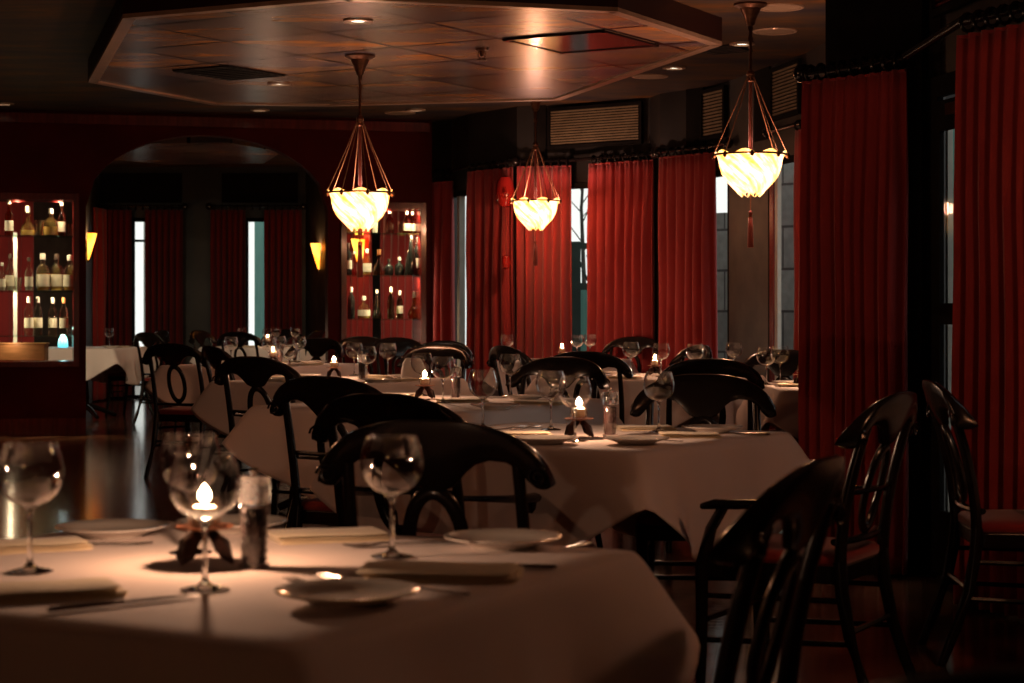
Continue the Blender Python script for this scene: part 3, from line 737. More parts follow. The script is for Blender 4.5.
# red wall ornament
om = empty('wall_ornament', (X(505, 16.85), 16.83, Z(191, 16.85)))
MB().lathe([(.0, -.15), (.05, -.135), (.078, -.08), (.085, 0), (.075, .07), (.05, .12), (.0, .135)], 18, False, False).build('mask_shell', 'redmask', om)
MB().tube([(-.04, -.075, -.05), (0, -.09, -.065), (.04, -.075, -.05)], .008, 6).build('mouth_ridge', 'redmask', om)
MB().tube([(0, -.085, .03), (0, -.105, -.02), (0, -.085, -.03)], [.008, .016, .01], 6).build('nose_ridge', 'redmask', om)
tag(om, 'glossy red oval ornament hanging beside the dark red curtain top', 'wall ornament')
o2 = empty('wall_ornament', (X(506, 16.85), 16.86, Z(262, 16.85))); MB().lathe([(.0, -.07), (.035, -.05), (.045, 0), (.035, .05), (.0, .065)], 14, False, False).build('shell', 'redmask', o2)
MB().tube([(0, 0, .06), (0, 0, .40)], .004, 5).build('cord', 'tassel', o2); tag(o2, 'small red ornament hanging below the larger red oval one', 'wall ornament')

# ------------------------------------------------------------------ pendants
def pendant():
    r = empty('pendant_lamp')   # origin at the ceiling
    MB().lathe([(.0, 0), (.10, 0), (.10, -.012), (.062, -.03), (.052, -.055), (.04, -.075), (.022, -.13), (.0, -.14)], 20, False, False).build('canopy', 'brass', r)
    MB().tube([(0, 0, -.12), (0, 0, -.40)], .009, 8).build('rod', 'brass', r)
    for k in range(3):
        lk = MB(); z = -.145 - k * .032; a = k * pi / 2
        lk.tube([(.014 * cos(q * pi / 4) * cos(a), .014 * cos(q * pi / 4) * sin(a), z + .022 * sin(q * pi / 4)) for q in range(8)], .004, 5, loop=True, up=(-sin(a), cos(a), 0)); lk.build('chain_link', 'brass', r)
    MB().lathe([(.0, -.395), (.02, -.40), (.026, -.42), (.016, -.44), (.022, -.46), (.0, -.475)], 14, False, False).build('hub', 'brass', r)
    MB().tube([(0, 0, -.46), (0, 0, -.91)], [.011, .013], 8).build('centre_rope', 'tassel', r)
    RIM = -.90
    for k in range(8):
        a = 2 * pi * k / 8 + .2
        MB().tube([(.014 * cos(a), .014 * sin(a), -.42), (.085 * cos(a), .085 * sin(a), -.60), (.218 * cos(a), .218 * sin(a), RIM + .005)], .0030, 5).build('cable', 'cord', r)
        MB().lathe([(.0, -.022), (.011, -.014), (.013, 0), (.008, .014), (.0, .018)], 8, False, False).build('cable_knob', 'brass', r, loc=(.220 * cos(a), .220 * sin(a), RIM - .004))
    n = 64
    MB().tube([(.213 * cos(2 * pi * q / 40), .213 * sin(2 * pi * q / 40), RIM) for q in range(40)], .007, 6, loop=True).build('rim_ring', 'brass', r)
    prof = [(.208, .012), (.193, -.010), (.184, -.038), (.180, -.070), (.168, -.110), (.145, -.150), (.112, -.185), (.072, -.212)]
    b = MB(); rs = []
    for i, (rr, z) in enumerate(prof):
        ring = []
        for q in range(n):
            a = 2 * pi * q / n + i * .06
            w = 1 + (.012 * cos(8 * a) if i < 3 else .008 * cos(8 * a))
            dz = .012 * cos(8 * a) * (1 if i == 0 else .4 if i == 1 else 0) + (-.016 * abs(cos(4 * a)) if i == len(prof) - 1 else 0)
            ring.append((rr * w * cos(a), rr * w * sin(a), z + dz))
        rs.append(ring)
    b.rings(rs, caps=False)
    b.build('glass_bowl', 'lampbowl', r, loc=(0, 0, RIM), solid=.006)
    # pointed glass petals at the bottom
    for k in range(8):
        a = 2 * pi * k / 8; p = MB()
        p.tube([(.070 * cos(a), .070 * sin(a), -.200), (.066 * cos(a + .25), .066 * sin(a + .25), -.226), (.055 * cos(a + .5), .055 * sin(a + .5), -.250)], [.024, .016, .002], 8, flat=.45); p.build('petal', 'lampbowl', r, loc=(0, 0, RIM))
    MB().tube([(0, 0, RIM - .21), (0, 0, RIM - .33)], .0035, 5).build('tassel_cord', 'cord', r)
    tz = MB(); tz.lathe([(.0, 0), (.010, -.004), (.013, -.02), (.008, -.03), (.013, -.045), (.017, -.10), (.020, -.22), (.0, -.222)], 12, False, False); tz.build('tassel', 'tassel', r, loc=(0, 0, RIM - .33))
    return r
PEN = Proto(pendant())
def put_pendant(x, d, z, rz, lab, power, up=.14):
    o = PEN.put((x, d, z), rz, lab, 'pendant lamp')
    light('pendant_bulb', 'POINT', (x, d, z - .965), power, WARM, shadow_soft_size=.045)
    light('pendant_uplight', 'SPOT', (x, d, z - .86), power * up, WARM, shadow_soft_size=.05, spot_size=radians(120), spot_blend=.9).rotation_euler = (pi, 0, 0)
dl1 = (CLOUD - EYE) * F / (HY - 55)
PP = 26
put_pendant(X(360, dl1), dl1, CLOUD, .1, 'left swirled glass bowl pendant hung from the dropped ceiling panels', PP)
put_pendant(X(535.5, 16.2), 16.2, CEIL, .3, 'middle swirled glass bowl pendant in front of the bright red curtain', PP)
put_pendant(X(750.5, 11.3), 11.3, CEIL, .5, 'right swirled glass bowl pendant near the dark curtain pole', PP)
put_pendant(2.05, 4.2, CEIL, .2, 'swirled glass bowl pendant nearest the camera on the right', PP * 1.45, .03)
put_pendant(-2.9, 6.6, CEIL, .7, 'unseen glass bowl pendant added left of the view', PP * 1.3, .03)  # out-of-view lamp added to brighten the cloths on the left
put_pendant(-1.3, -1.0, CEIL, .9, 'unseen fill pendant added behind the camera', PP * .5, .03)  # unseen lamp added as front fill for the nearest table

# ------------------------------------------------------------------ sconces
def sconce(x, y, z, rz, lab, power=10):
    r = empty('wall_sconce', (x, y, z), rz)    # local -y faces the room
    b = MB(); rs = []
    for (w, dep, h) in ((.012, .012, -.24), (.055, .05, -.12), (.085, .085, 0.0), (.10, .105, .08)):
        rs.append([(w * cos(pi + pi * q / 12) * 1.0, dep * sin(pi + pi * q / 12), h) for q in range(13)])
    b.rings(rs, closed=False, caps=False); b.build('glass_shade', 'sconce', r, solid=.005)
    MB().box(-.04, .04, -.012, 0, -.14, .05).build('back_plate', 'brass', r, smooth=False)
    MB().lathe([(.0, -.02), (.012, -.015), (.012, .02), (.0, .025)], 10, False, False).build('bottom_finial', 'brass', r, loc=(0, -.01, -.25))
    tag(r, lab, 'wall sconce', None)
    q = light('sconce_bulb', 'POINT', (x + sin(rz) * .06, y - cos(rz) * .06, z + .03), power, (1, .5, .2), shadow_soft_size=.025)
def along(p, q, t): return (p[0] + (q[0] - p[0]) * t, p[1] + (q[1] - p[1]) * t)
# right sconce on the canted wall where pixel column 320 meets it
a, b = (-2.05, 22.4), (-2.65, 24.4)
for i in range(101):
    p = along(a, b, i / 100)
    if CX + F * p[0] / p[1] <= 320: break
ang = atan2(b[1] - a[1], b[0] - a[0])       # wall direction; room lies to its left
nx, ny = -sin(ang), cos(ang)
if nx > 0: nx, ny = -nx, -ny
sconce(p[0] + nx * .01, p[1] + ny * .01, Z(250, p[1]), atan2(nx, -ny), 'glowing amber wedge wall sconce at the right side beyond the arch', 4)
a, b = (-5.32, 24.4), (-4.97, 21.9)
for i in range(101):
    p = along(a, b, i / 100)
    if CX + F * p[0] / p[1] <= 87: break
ang = atan2(b[1] - a[1], b[0] - a[0]); nx, ny = -sin(ang), cos(ang)
if nx < 0: nx, ny = -nx, -ny
sconce(p[0] + nx * .01, p[1] + ny * .01, Z(240, p[1]), atan2(nx, -ny), 'glowing amber wedge wall sconce at the left edge of the arch', 6)
sconce(-1.69, 21.19, 1.86, atan2(-.9, -.43), 'amber sconce shape standing in for a lamp reflection behind the right bottle shelves', 8)  # added glow in place of a lamp's reflection behind the shelves

# ------------------------------------------------------------------ chairs
def crest_z(x):
    x = abs(x)
    top = [(0, .930), (.06, .929), (.11, .922), (.16, .908), (.20, .888), (.235, .858), (.255, .824), (.262, .795)]
    bot = [(0, .770), (.045, .775), (.062, .795), (.08, .815), (.10, .831), (.13, .840), (.165, .836), (.195, .818), (.21, .795), (.228, .778), (.245, .774), (.262, .784)]
    def ip(t):
        for (a, za), (b, zb) in zip(t, t[1:]):
            if x <= b: return za + (zb - za) * (x - a) / (b - a)
        return t[-1][1]
    return ip(top), ip(bot)
def back_y(z):   # profile of the raked back
    pts = [(.40, -.205), (.50, -.210), (.60, -.228), (.70, -.255), (.80, -.288), (.93, -.335)]
    for (a, ya), (b, yb) in zip(pts, pts[1:]):
        if z <= b: return ya + (yb - ya) * (z - a) / (b - a)
    return pts[-1][1]
def make_chair(name, arms):
    r = empty(name)
    # crest
    rs = []; xs = [-.262, -.258, -.25, -.24, -.228, -.21, -.195, -.18, -.165, -.148, -.13, -.115, -.10, -.09, -.08, -.07, -.062, -.05, -.03, 0]
    xs = xs + [-x for x in reversed(xs[:-1])]
    for x in xs:
        zt, zb = crest_z(x); th = .017 + .014 * max(0, (abs(x) - .17) / .09)
        bow = .55 * x * x
        c = []
        for (fy, fz) in ((-1, .25), (-1, .75), (-.6, .97), (0, 1), (.6, .97), (1, .75), (1, .25), (.6, .03), (0, 0), (-.6, .03)):
            z = zb + (zt - zb) * fz
            c.append((x, back_y(z) + bow + fy * th, z))
        rs.append(c)
    MB().rings(rs).build('crest_rail', 'lacquer', r, angle=60)
    for s in (-1, 1):
        # rolled ear scroll face
        sp = MB(); cx_, cz_ = s * .236, .806
        y0 = back_y(.81) + .55 * .236 ** 2
        sp.tube([(cx_ + (.024 - .0011 * q) * cos(q * .6) * s, y0 - .033, cz_ + (.024 - .0011 * q) * sin(q * .6)) for q in range(18)], .004, 5, up=(0, 1, 0)); sp.build('scroll', 'lacquer', r)
        st = []
        for i in range(11):
            z = .43 + (.835 - .43) * i / 10; x = s * (.190 + .006 * sin(pi * i / 10))
            bow = .55 * x * x * max(0, (z - .5) / .4)
            st.append((x, back_y(z) + bow, z))
        MB().tube(st, [.019 - .003 * i / 10 for i in range(11)], 8, flat=.85).build('stile', 'lacquer', r, angle=60)
        lg = [(s * .188, -.205, .45), (s * .190, -.212, .36), (s * .192, -.235, .24), (s * .195, -.275, .12), (s * .198, -.325, .0)]
        MB().tube(lg, [.021, .021, .019, .017, .015], 8).build('leg', 'lacquer', r, angle=60)
        if arms:
            fl = [(s * .235, .205, .0), (s * .232, .20, .2), (s * .232, .20, .42), (s * .245, .165, .53), (s * .258, .12, .598)]
            MB().tube(fl, [.014, .018, .021, .017, .016], 8).build('leg', 'lacquer', r, angle=60)
            ar = [(s * .19, back_y(.64) + .02, .630), (s * .215, -.13, .622), (s * .24, -.02, .612), (s * .258, .08, .605), (s * .264, .145, .604), (s * .262, .185, .596)]
            MB().tube(ar, [.015, .017, .021, .026, .028, .018], 8, flat=.55).build('arm', 'lacquer', r, angle=60)
        else:
            fl = [(s * .215, .235, .0), (s * .205, .208, .16), (s * .20, .195, .30), (s * .205, .195, .44)]
            MB().tube(fl, [.013, .017, .02, .022], 8).build('leg', 'lacquer', r, angle=60)
        xx = .21
        MB().tube([(s * .193, -.24, .22), (s * .205, .195, .20)], .009, 6).build('stretcher', 'lacquer', r)
        MB().tube([(s * .192, -.215, .34), (s * .205, .193, .33)], .009, 6).build('stretcher', 'lacquer', r)
    # oval splat
    rx, rz_, cz = .062, .120, .648
    MB().tube([(rx * cos(2 * pi * q / 28), back_y(cz + rz_ * sin(2 * pi * q / 28)) , cz + rz_ * sin(2 * pi * q / 28)) for q in range(28)], .0165, 8, loop=True, flat=.7, up=(0, 1, 0)).build('oval_splat', 'lacquer', r, angle=60)
    def rail(z, w=.19, rr=.016):
        MB().tube([(-w, back_y(z) + .02, z), (-w / 2, back_y(z) - .002, z), (0, back_y(z) - .008, z), (w / 2, back_y(z) - .002, z), (w, back_y(z) + .02, z)], rr, 8, flat=.7).build('cross_rail', 'lacquer', r)
    rail(.505)
    if arms: rail(.645, .19, .012)
    MB().tube([(-.2, .197, .26), (.2, .197, .26)], .009, 6).build('stretcher', 'lacquer', r)
    MB().tube([(-.19, -.232, .25), (.19, -.232, .25)], .009, 6).build('stretcher', 'lacquer', r)
    # seat rail and cushion: rounded trapezoid
    def plan(e=0.0, n=8):
        cs = [(-.195 - e, -.205 - e), (.195 + e, -.205 - e), (.225 + e, .215 + e), (-.225 - e, .215 + e)]
        rad = .035; pts = []
        for i, c in enumerate(cs):
            p, q = cs[i - 1], cs[(i + 1) % 4]
            def un(a, b): l = hypot(b[0] - a[0], b[1] - a[1]); return ((b[0] - a[0]) / l, (b[1] - a[1]) / l)
            u0, u1 = un(c, p), un(c, q)
            A = (c[0] + u0[0] * rad, c[1] + u0[1] * rad); B = (c[0] + u1[0] * rad, c[1] + u1[1] * rad)
            for k in range(n):
                t = k / (n - 1); pts.append(((1 - t) ** 2 * A[0] + 2 * t * (1 - t) * c[0] + t * t * B[0], (1 - t) ** 2 * A[1] + 2 * t * (1 - t) * c[1] + t * t * B[1]))
        return pts
    pl = plan()
    MB().rings([[(x, y, z) for x, y in pl] for z in (.385, .435)]).build('seat_rail', 'lacquer', r, smooth=False, bevel=.004)
    cu = []
    for (sc_, z) in ((.985, .436), (1.0, .445), (.995, .458), (.95, .468), (.80, .475), (.5, .480), (.1, .481)): cu.append([(x * sc_, y * sc_, z) for x, y in pl])
    c_ = MB().rings(cu).build('seat_cushion', 'seat', r, angle=70); c_['label'] = 'dark red upholstered cushion'
    return r
ARM = Proto(make_chair('dining_armchair', True)); SIDE = Proto(make_chair('dining_chair', False))
def chair(proto, bx, by, ang, lab, group):
    """(bx, by) is where the crest stands, ang the facing in degrees clockwise from straight away"""
    fx, fy = sin(radians(ang)), cos(radians(ang))
    o = proto.put((bx + fx * .30, by + fy * .30, 0), -radians(ang), lab, 'chair', group)
    return o
def chp(proto, px, d, ang, lab, group='black lacquered dining chairs'): return chair(proto, X(px, d), d, ang, lab, group)
chp(ARM, 430, 4.12, 12, 'black armchair with scrolled crest just behind the nearest table')
chp(ARM, 386, 5.4, 26, 'black armchair behind the one that backs the nearest table')
chp(ARM, 327, 6.75, 28, 'black armchair third back in the left row of chairs')
chp(ARM, 254, 9.5, 28, 'black armchair fourth back in the left row of chairs')
chp(SIDE, 172, 13.0, 24, 'black side chair with oval splat at the far end of the left row')
chp(SIDE, 807, 3.1, -66, 'dark blurred chair close at the right of the nearest table')
chp(ARM, 893, 5.5, -61, 'black chair with lit crest in front of the tall dark curtain')
chp(SIDE, 938, 6.4, 93, 'black side chair facing right beside the glazed door')
chp(SIDE, 703, 6.9, 186, 'black chair with broad crest on the far side of the second table')
chp(SIDE, 710, 9.1, 5, 'black chair crest seen just above the broad crested chair')
chp(SIDE, 697, 12.5, -110, 'black chair at the right end of the table before the orange-red curtain')
chp(SIDE, 585, 10.6, 12, 'black chair with hooked crest before the bright window slit')
chp(SIDE, 561, 9.35, 205, 'black chair on the far side of the third table')
chp(SIDE, 506, 12.2, 60, 'black chair in front of the blue dark wall strip')
chp(SIDE, 443, 14.0, 205, 'black chair before the narrow curtain by the bottle shelves')
chp(ARM, 438, 12.4, 205, 'black chair on the far side of the table under the left pendant')
chp(SIDE, 783, 11.0, 178, 'black chair behind the table by the window with stone outside')
chp(SIDE, 318, 15.3, 206, 'black chair on the far side of the small table before the arch')
chp(SIDE, 214, 12.2, 60, 'black chair beside the fourth chair of the left row')
chp(SIDE, 634, 16.05, 200, 'black chair against the curtain right of the bright window slit')
chair(SIDE, .385, 1.31, 0, 'dark blurred chair crest closest to the camera at bottom', 'black lacquered dining chairs')

# ------------------------------------------------------------------ tables
TZ = .75
def make_table():
    r = empty('dining_table')
    MB().box(-.52, .52, -.52, .52, .715, .744).build('table_top', 'redwood', r, smooth=False, bevel=.006)
    MB().lathe([(.0, .715), (.10, .715), (.10, .69), (.045, .66), (.04, .40), (.055, .25), (.05, .12), (.075, .09), (.0, .08)], 20, False, False).build('pedestal', 'lacquer', r)
    for k in range(4):
        a = k * pi / 2 + pi / 4
        MB().tube([(.03 * cos(a), .03 * sin(a), .14), (.20 * cos(a), .20 * sin(a), .085), (.36 * cos(a), .36 * sin(a), .022)], [.028, .026, .021], 8).build('foot', 'lacquer', r)
    return r
def make_cloth(seed):
    rnd = random.Random(seed); R = .945; hs = .535; n = 192; b = MB(); rc = .03
    rows_in = 6; rows_out = 20
    ph = [rnd.uniform(0, 6.28) for _ in range(6)]
    def edge(phi):
        c, s = cos(phi), sin(phi); m = max(abs(c), abs(s)); k = hs / m
        p = (c * k, s * k)
        # rounded corner
        q = [p[0], p[1]]
        lim = hs - rc
        if abs(q[0]) > lim and abs(q[1]) > lim:
            cx, cy = math.copysign(lim, q[0]), math.copysign(lim, q[1])
            vx, vy = q[0] - cx, q[1] - cy; l = hypot(vx, vy) or 1; q = [cx + vx / l * rc, cy + vy / l * rc]
        return q
    ed = [edge(2 * pi * i / n) for i in range(n)]
    nor = []
    for i in range(n):
        a, c = ed[(i - 2) % n], ed[(i + 2) % n]; tx, ty = c[0] - a[0], c[1] - a[1]; l = hypot(tx, ty) or 1; nor.append((ty / l, -tx / l))
    rings = []
    for j in range(1, rows_in + 1):
        t = j / rows_in; rings.append([(x * t, y * t, TZ) for x, y in ed])
    for j in range(1, rows_out + 1):
        ring = []
        for i in range(n):
            phi = 2 * pi * i / n
            x, y = ed[i]; bl = hypot(x, y); tot = R - bl; s = tot * j / rows_out
            cor = abs(sin(2 * phi)) ** 10                      # 1 at the corners
            cor2 = abs(sin(2 * phi)) ** 3
            fold = (.035 * sin(10 * phi + ph[0]) + .022 * sin(17 * phi + ph[1]) + .014 * sin(29 * phi + ph[2])) * (1 - cor)
            fl = .09 + .50 * cor + fold * (s / tot) * 1.6
            fl += .10 * cor2 * (1 - cor) * -.6
            er = .012
            out = er * (1 - math.exp(-s / er)) * .8 + max(0, s - er) * fl
            dn = s - er * (1 - math.exp(-s / er)); dn = dn * sqrt(max(.2, 1 - fl * fl))
            nx, ny = nor[i]
            # at a corner the fold leans out along the diagonal
            rx, ry = x / bl, y / bl
            wx, wy = nx * (1 - cor) + rx * cor, ny * (1 - cor) + ry * cor; l = hypot(wx, wy) or 1
            ring.append((x + wx / l * out, y + wy / l * out, TZ - dn))
        rings.append(ring)
    o0 = len(b.v); b.add([(0, 0, TZ)], [])
    k0 = len(b.v); b.rings(rings, caps=False)
    for i in range(n): b.f.append((o0, k0 + i, k0 + (i + 1) % n))
    o = b.build('tablecloth', 'cloth', angle=60, solid=.003)
    return o
TBL = Proto(make_table())
CLOTHS = [Proto(make_cloth(s)) for s in (1, 2, 3)]
# name: (X, d, turn, size factor, phrase)
TB = {
 'T1': (-.502, 3.04, 27, 1.0, 'the nearest table'),
 'T2': (.20, 6.25, 33, 1.0, 'the second table from the camera'),
 'T3': (-.342, 8.42, 27, (1.0, 1.22), 'the third table back in mid-room'),
 'T4': (1.90, 10.15, 0, 1.0, 'the table by the stone-view window'),
 'T6': (.85, 11.6, 27, 1.0, 'the table before the orange-red curtain'),
 'T5': (-1.0, 11.05, 27, 1.0, 'the table under the left pendant'),
 'T7': (-1.85, 14.1, 27, 1.0, 'the small table before the arch'),
 'T8': (.42, 15.25, 10, .9, 'the table against the bright red curtain'),
 'T9': (-4.55, 20.2, 10, 1.0, 'the table behind the left bottle shelves'),
 'TA': (-2.65, 20.6, 20, 1.0, 'the table seen through the arch'),
 'TR': (2.27, 5.80, 6, .95, 'the table at the right edge of the view'),
}
for k, (n_, (x, d, rot, sz, ph)) in enumerate(TB.items()):
    if not isinstance(sz, tuple): sz = (sz, sz)
    TBL.put((x, d, 0), -radians(rot), 'dining table under the white cloth of ' + ph, 'table', 'square dining tables', (sz[0], sz[1], 1))
    CLOTHS[k % 3].put((x, d, .0), -radians(rot), 'white linen tablecloth draped over ' + ph, 'tablecloth', 'white tablecloths', (sz[0], sz[1], 1))
TOP = TZ + .0025
# ------------------------------------------------------------------ tableware
def wine_glass():
    r = empty('wine_glass')
    st = [(.0, .0), (.034, .0), (.0365, .0015), (.030, .0035), (.012, .0075), (.0048, .014), (.0038, .03), (.0036, .07), (.0042, .09), (.0075, .100), (.014, .1045), (.0, .1048)]
    MB().lathe(st, 32, False, False).build('stem', 'stem_glass', r, angle=70)
    o = [(.004, .1045), (.016, .1062), (.030, .1120), (.0420, .1225), (.0500, .137), (.0535, .153), (.0530, .166), (.0495, .182), (.0452, .195), (.0428, .203)]
    i = [(max(.0005, a - .0011), z + (.0012 if k < 4 else 0)) for k, (a, z) in enumerate(o)]
    MB().lathe(o + [(.0422, .2036)] + list(reversed(i)), 40, False, False).build('bowl', 'bowl_glass', r, angle=80)
    return r
WG = Proto(wine_glass())
def plate_():
    pr = [(.0, .0), (.055, .0), (.058, .004), (.075, .010), (.100, .0165), (.1035, .0185), (.1035, .0205), (.100, .0205), (.075, .0135), (.062, .0085), (.0, .0075)]
    o = MB().lathe(pr, 56, False, False).build('side_plate', 'china', angle=50); return o
PLT = Proto(plate_())
def napkin_(m='napkin'):
    # folded twice: layers meet in a rounded fold on one long side
    sec = []
    w = .058
    def arc(cy, cz, r_, a0, a1, n=6): return [(cy + r_ * cos(a0 + (a1 - a0) * k / n), cz + r_ * sin(a0 + (a1 - a0) * k / n)) for k in range(n + 1)]
    sec += [(-w, .0)] + arc(w - .009, .0095, .0095, -pi / 2, pi / 2) + [(-w + .004, .019), (-w, .0165), (-w + .012, .0145), (w - .025, .0125), (-w + .010, .0105), (-w + .001, .0085), (-w + .012, .0065), (w - .025, .0055), (-w + .010, .0045)]
    rs = []
    L_ = .19; n = 14
    for i in range(n + 1):
        t = i / n; x = -L_ / 2 + L_ * t
        e = 1 - .10 * max(0, (abs(t - .5) - .42) / .08)
        rs.append([(x + .006 * sin(9 * z * 30), y * e + .004 * sin(5 * t), z * (1 + .05 * sin(7 * t)) ) for y, z in sec])
    return MB().rings(rs).build('folded_napkin', m, angle=50)
NAP = Proto(napkin_())
def knife_():
    r = empty('table_knife')
    hp = [(-.115, .0045, .006), (-.108, .0075, .008), (-.06, .0070, .008), (-.02, .0055, .007), (0, .0045, .0055)]
    MB().rings([[(x, w * cos(q * pi / 4), .0045 + h * .5 * sin(q * pi / 4)) for q in range(8)] for x, w, h in hp]).build('handle', 'steel', r)
    bp = [(-.002, .0045, .004), (.01, .009, .002), (.06, .0098, .0016), (.09, .0085, .0014), (.112, .004, .001), (.118, .0008, .0008)]
    MB().rings([[(x, -.006 + w * 2 * s if k == 0 else y, z) for k, (s, y, z) in enumerate(((0, -.005, .003), (0, w * 1.7 - .005, .003), (0, w * 1.7 - .005, .003 + h), (0, -.005, .003 + h)))] for x, w, h in bp]).build('blade', 'steel', r, smooth=False)
    return r
def fork_():
    r = empty('table_fork')
    hp = [(-.105, .0068, .003), (-.10, .0075, .003), (-.05, .005, .003), (0, .0032, .003), (.03, .0038, .003)]
    MB().rings([[(x, w * cos(q * pi / 4), .004 + .008 * (max(0, x + .02) / .05) ** 2 * .4 + h * .5 * sin(q * pi / 4)) for q in range(8)] for x, w, h in hp]).build('handle', 'steel', r)
    MB().rings([[(x, w * cos(q * pi / 4), z + .0014 * sin(q * pi / 4)) for q in range(8)] for x, w, z in ((.028, .0038, .007), (.036, .009, .006), (.046, .012, .0045), (.056, .0122, .004))]).build('neck', 'steel', r)
    for k in range(4):
        y = -.0098 + .0065 * k
        MB().tube([(.054, y, .004), (.075, y, .0035), (.098, y * .96, .0065)], [.0019, .0017, .0008], 6).build('tine', 'steel', r)
    return r
KNF = Proto(knife_()); FRK = Proto(fork_())
def holder_():
    r = empty('candle_holder')
    for k in range(4):
        a = k * pi / 2 + pi / 4
        lf = MB(); pts = [(.010, .052), (.022, .050), (.036, .036), (.046, .018), (.056, .004)]
        rs = []
        for i, (rad, z) in enumerate(pts):
            w = (.010, .017, .019, .016, .006)[i]; wav = .003 * (-1) ** i
            rs.append([(rad * cos(a) - w * s * sin(a) + t * .35 * cos(a), rad * sin(a) + w * s * cos(a) + t * .35 * sin(a), z + t + abs(s) * wav) for s, t in ((-1, 0), (-.5, .004), (0, .006), (.5, .004), (1, 0), (0, -.002))])
        lf.rings(rs); lf.build('leaf_leg', 'iron', r, angle=60)
    MB().lathe([(.0, .048), (.014, .048), (.018, .056), (.03, .0585), (.047, .061), (.047, .0635), (.03, .062), (.0, .061)], 28, False, False).build('tray', 'copper', r)
    o = [(.0, .0635), (.018, .0635), (.025, .068), (.0285, .078), (.0275, .092), (.0235, .104), (.0225, .110)]
    MB().lathe(o + [(.0215, .110), (.0222, .104), (.0262, .092), (.027, .078), (.0235, .0695), (.0, .0665)], 28, False, False).build('glass_cup', 'cup_glass', r, angle=80)
    return r
HOL = Proto(holder_())
def candle_():
    r = empty('votive_candle')
    MB().lathe([(.0, 0), (.0185, 0), (.0195, .002), (.0195, .027), (.017, .029), (.0, .0275)], 20, False, False).build('wax', 'wax', r)
    MB().tube([(0, 0, .027), (.001, 0, .035), (.002, 0, .039)], .0012, 5).build('wick', 'wick', r)
    MB().lathe([(.0, .034), (.0070, .037), (.0108, .043), (.0100, .051), (.0050, .060), (.0, .066)], 12, False, False).build('flame', 'flame', r)
    return r
CAN = Proto(candle_())
def mill_():
    r = empty('pepper_mill')
    MB().lathe([(.0245, .0), (.0255, .002), (.0255, .100), (.0245, .102), (.0225, .102), (.0225, .006), (.0, .005)], 36, False, False).build('glass_body', 'mill_glass', r, angle=60)
    MB().lathe([(.0, .0), (.0245, .0), (.0245, .005), (.0, .005)], 28, False, False).build('base_ring', 'acrylic', r)
    rnd = random.Random(5)
    core = MB().lathe([(.0, .0065), (.0185, .0065), (.0185, .096), (.0, .097)], 18, False, False).build('grinder_core', 'pepper', r); 
    pc = MB()
    for k in range(260):
        a = rnd.uniform(0, 6.283); z = rnd.uniform(.010, .095); rr = .0192; s = rnd.uniform(.0022, .003)
        c = (rr * cos(a), rr * sin(a), z)
        vs = [(c[0] + s * dx, c[1] + s * dy, c[2] + s * dz) for dx, dy, dz in ((1, 0, 0), (-1, 0, 0), (0, 1, 0), (0, -1, 0), (0, 0, 1), (0, 0, -1))]
        pc.add(vs, [(0, 2, 4), (2, 1, 4), (1, 3, 4), (3, 0, 4), (2, 0, 5), (1, 2, 5), (3, 1, 5), (0, 3, 5)])
    p = pc.build('peppercorns', 'pepper', r); p['kind'] = 'stuff'
    MB().lathe([(.0, .103), (.0255, .103), (.0265, .106), (.0265, .142), (.0250, .146), (.0, .147)], 36, False, False).build('head', 'acrylic', r, angle=50)
    MB().lathe([(.0, .147), (.005, .147), (.0045, .150), (.0075, .154), (.0065, .159), (.0, .161)], 14, False, False).build('top_knob', 'steel', r)
    return r
MIL = Proto(mill_())
def at(t, px, py=None, d=None):
    """point on a table top where the photo shows it"""
    if d is None: d = (EYE - TOP) * F / (py - HY)
    return (X(px, d), d, TOP)
CANDLE_W = 5.0
def put_candle(t, x, d, rz=.12, power=CANDLE_W):
    ph = TB[t][4]
    HOL.put((x, d, TOP), rz, 'dark iron leaf-legged votive holder in the middle of ' + ph, 'candle holder', 'votive holders')
    CAN.put((x, d, TOP + .0668), 0, 'lit votive candle in the glass cup on ' + ph, 'candle', 'votive candles')
    light('candle_light', 'POINT', (x, d, TOP + .0668 + .052), power, (1.0, .56, .35), shadow_soft_size=.008)
def put_glass(t, x, d, where): WG.put((x, d, TOP), random.uniform(0, 6), 'balloon wine glass at the %s of %s' % (where, TB[t][4].replace(' from the camera', '')), 'wine glass', 'balloon wine glasses')
def put_mill(t, x, d): MIL.put((x, d, TOP), .4, 'clear pepper mill beside the candle on ' + TB[t][4], 'pepper mill', 'pepper mills')
def put_plate(t, x, d, where): PLT.put((x, d, TOP), 0, 'round white side plate at the %s of %s' % (where, TB[t][4]), 'plate', 'white side plates')
def put_nap(t, x, d, ang, where, sc_=1.0): NAP.put((x, d, TOP), radians(ang), 'cream folded napkin at the %s of %s' % (where, TB[t][4]), 'napkin', 'folded cream napkins', (sc_, sc_, .75))
def put_knife(t, x, d, ang, where): KNF.put((x, d, TOP), radians(ang), 'steel table knife at the %s of %s' % (where, TB[t][4]), 'knife', 'table knives')
def put_fork(t, x, d, ang, where): FRK.put((x, d, TOP), radians(ang), 'steel fork at the %s of %s' % (where, TB[t][4].replace(' from the camera', '')), 'fork', 'forks')
def P_(px, py): a = at('', px, py); return a[0], a[1]
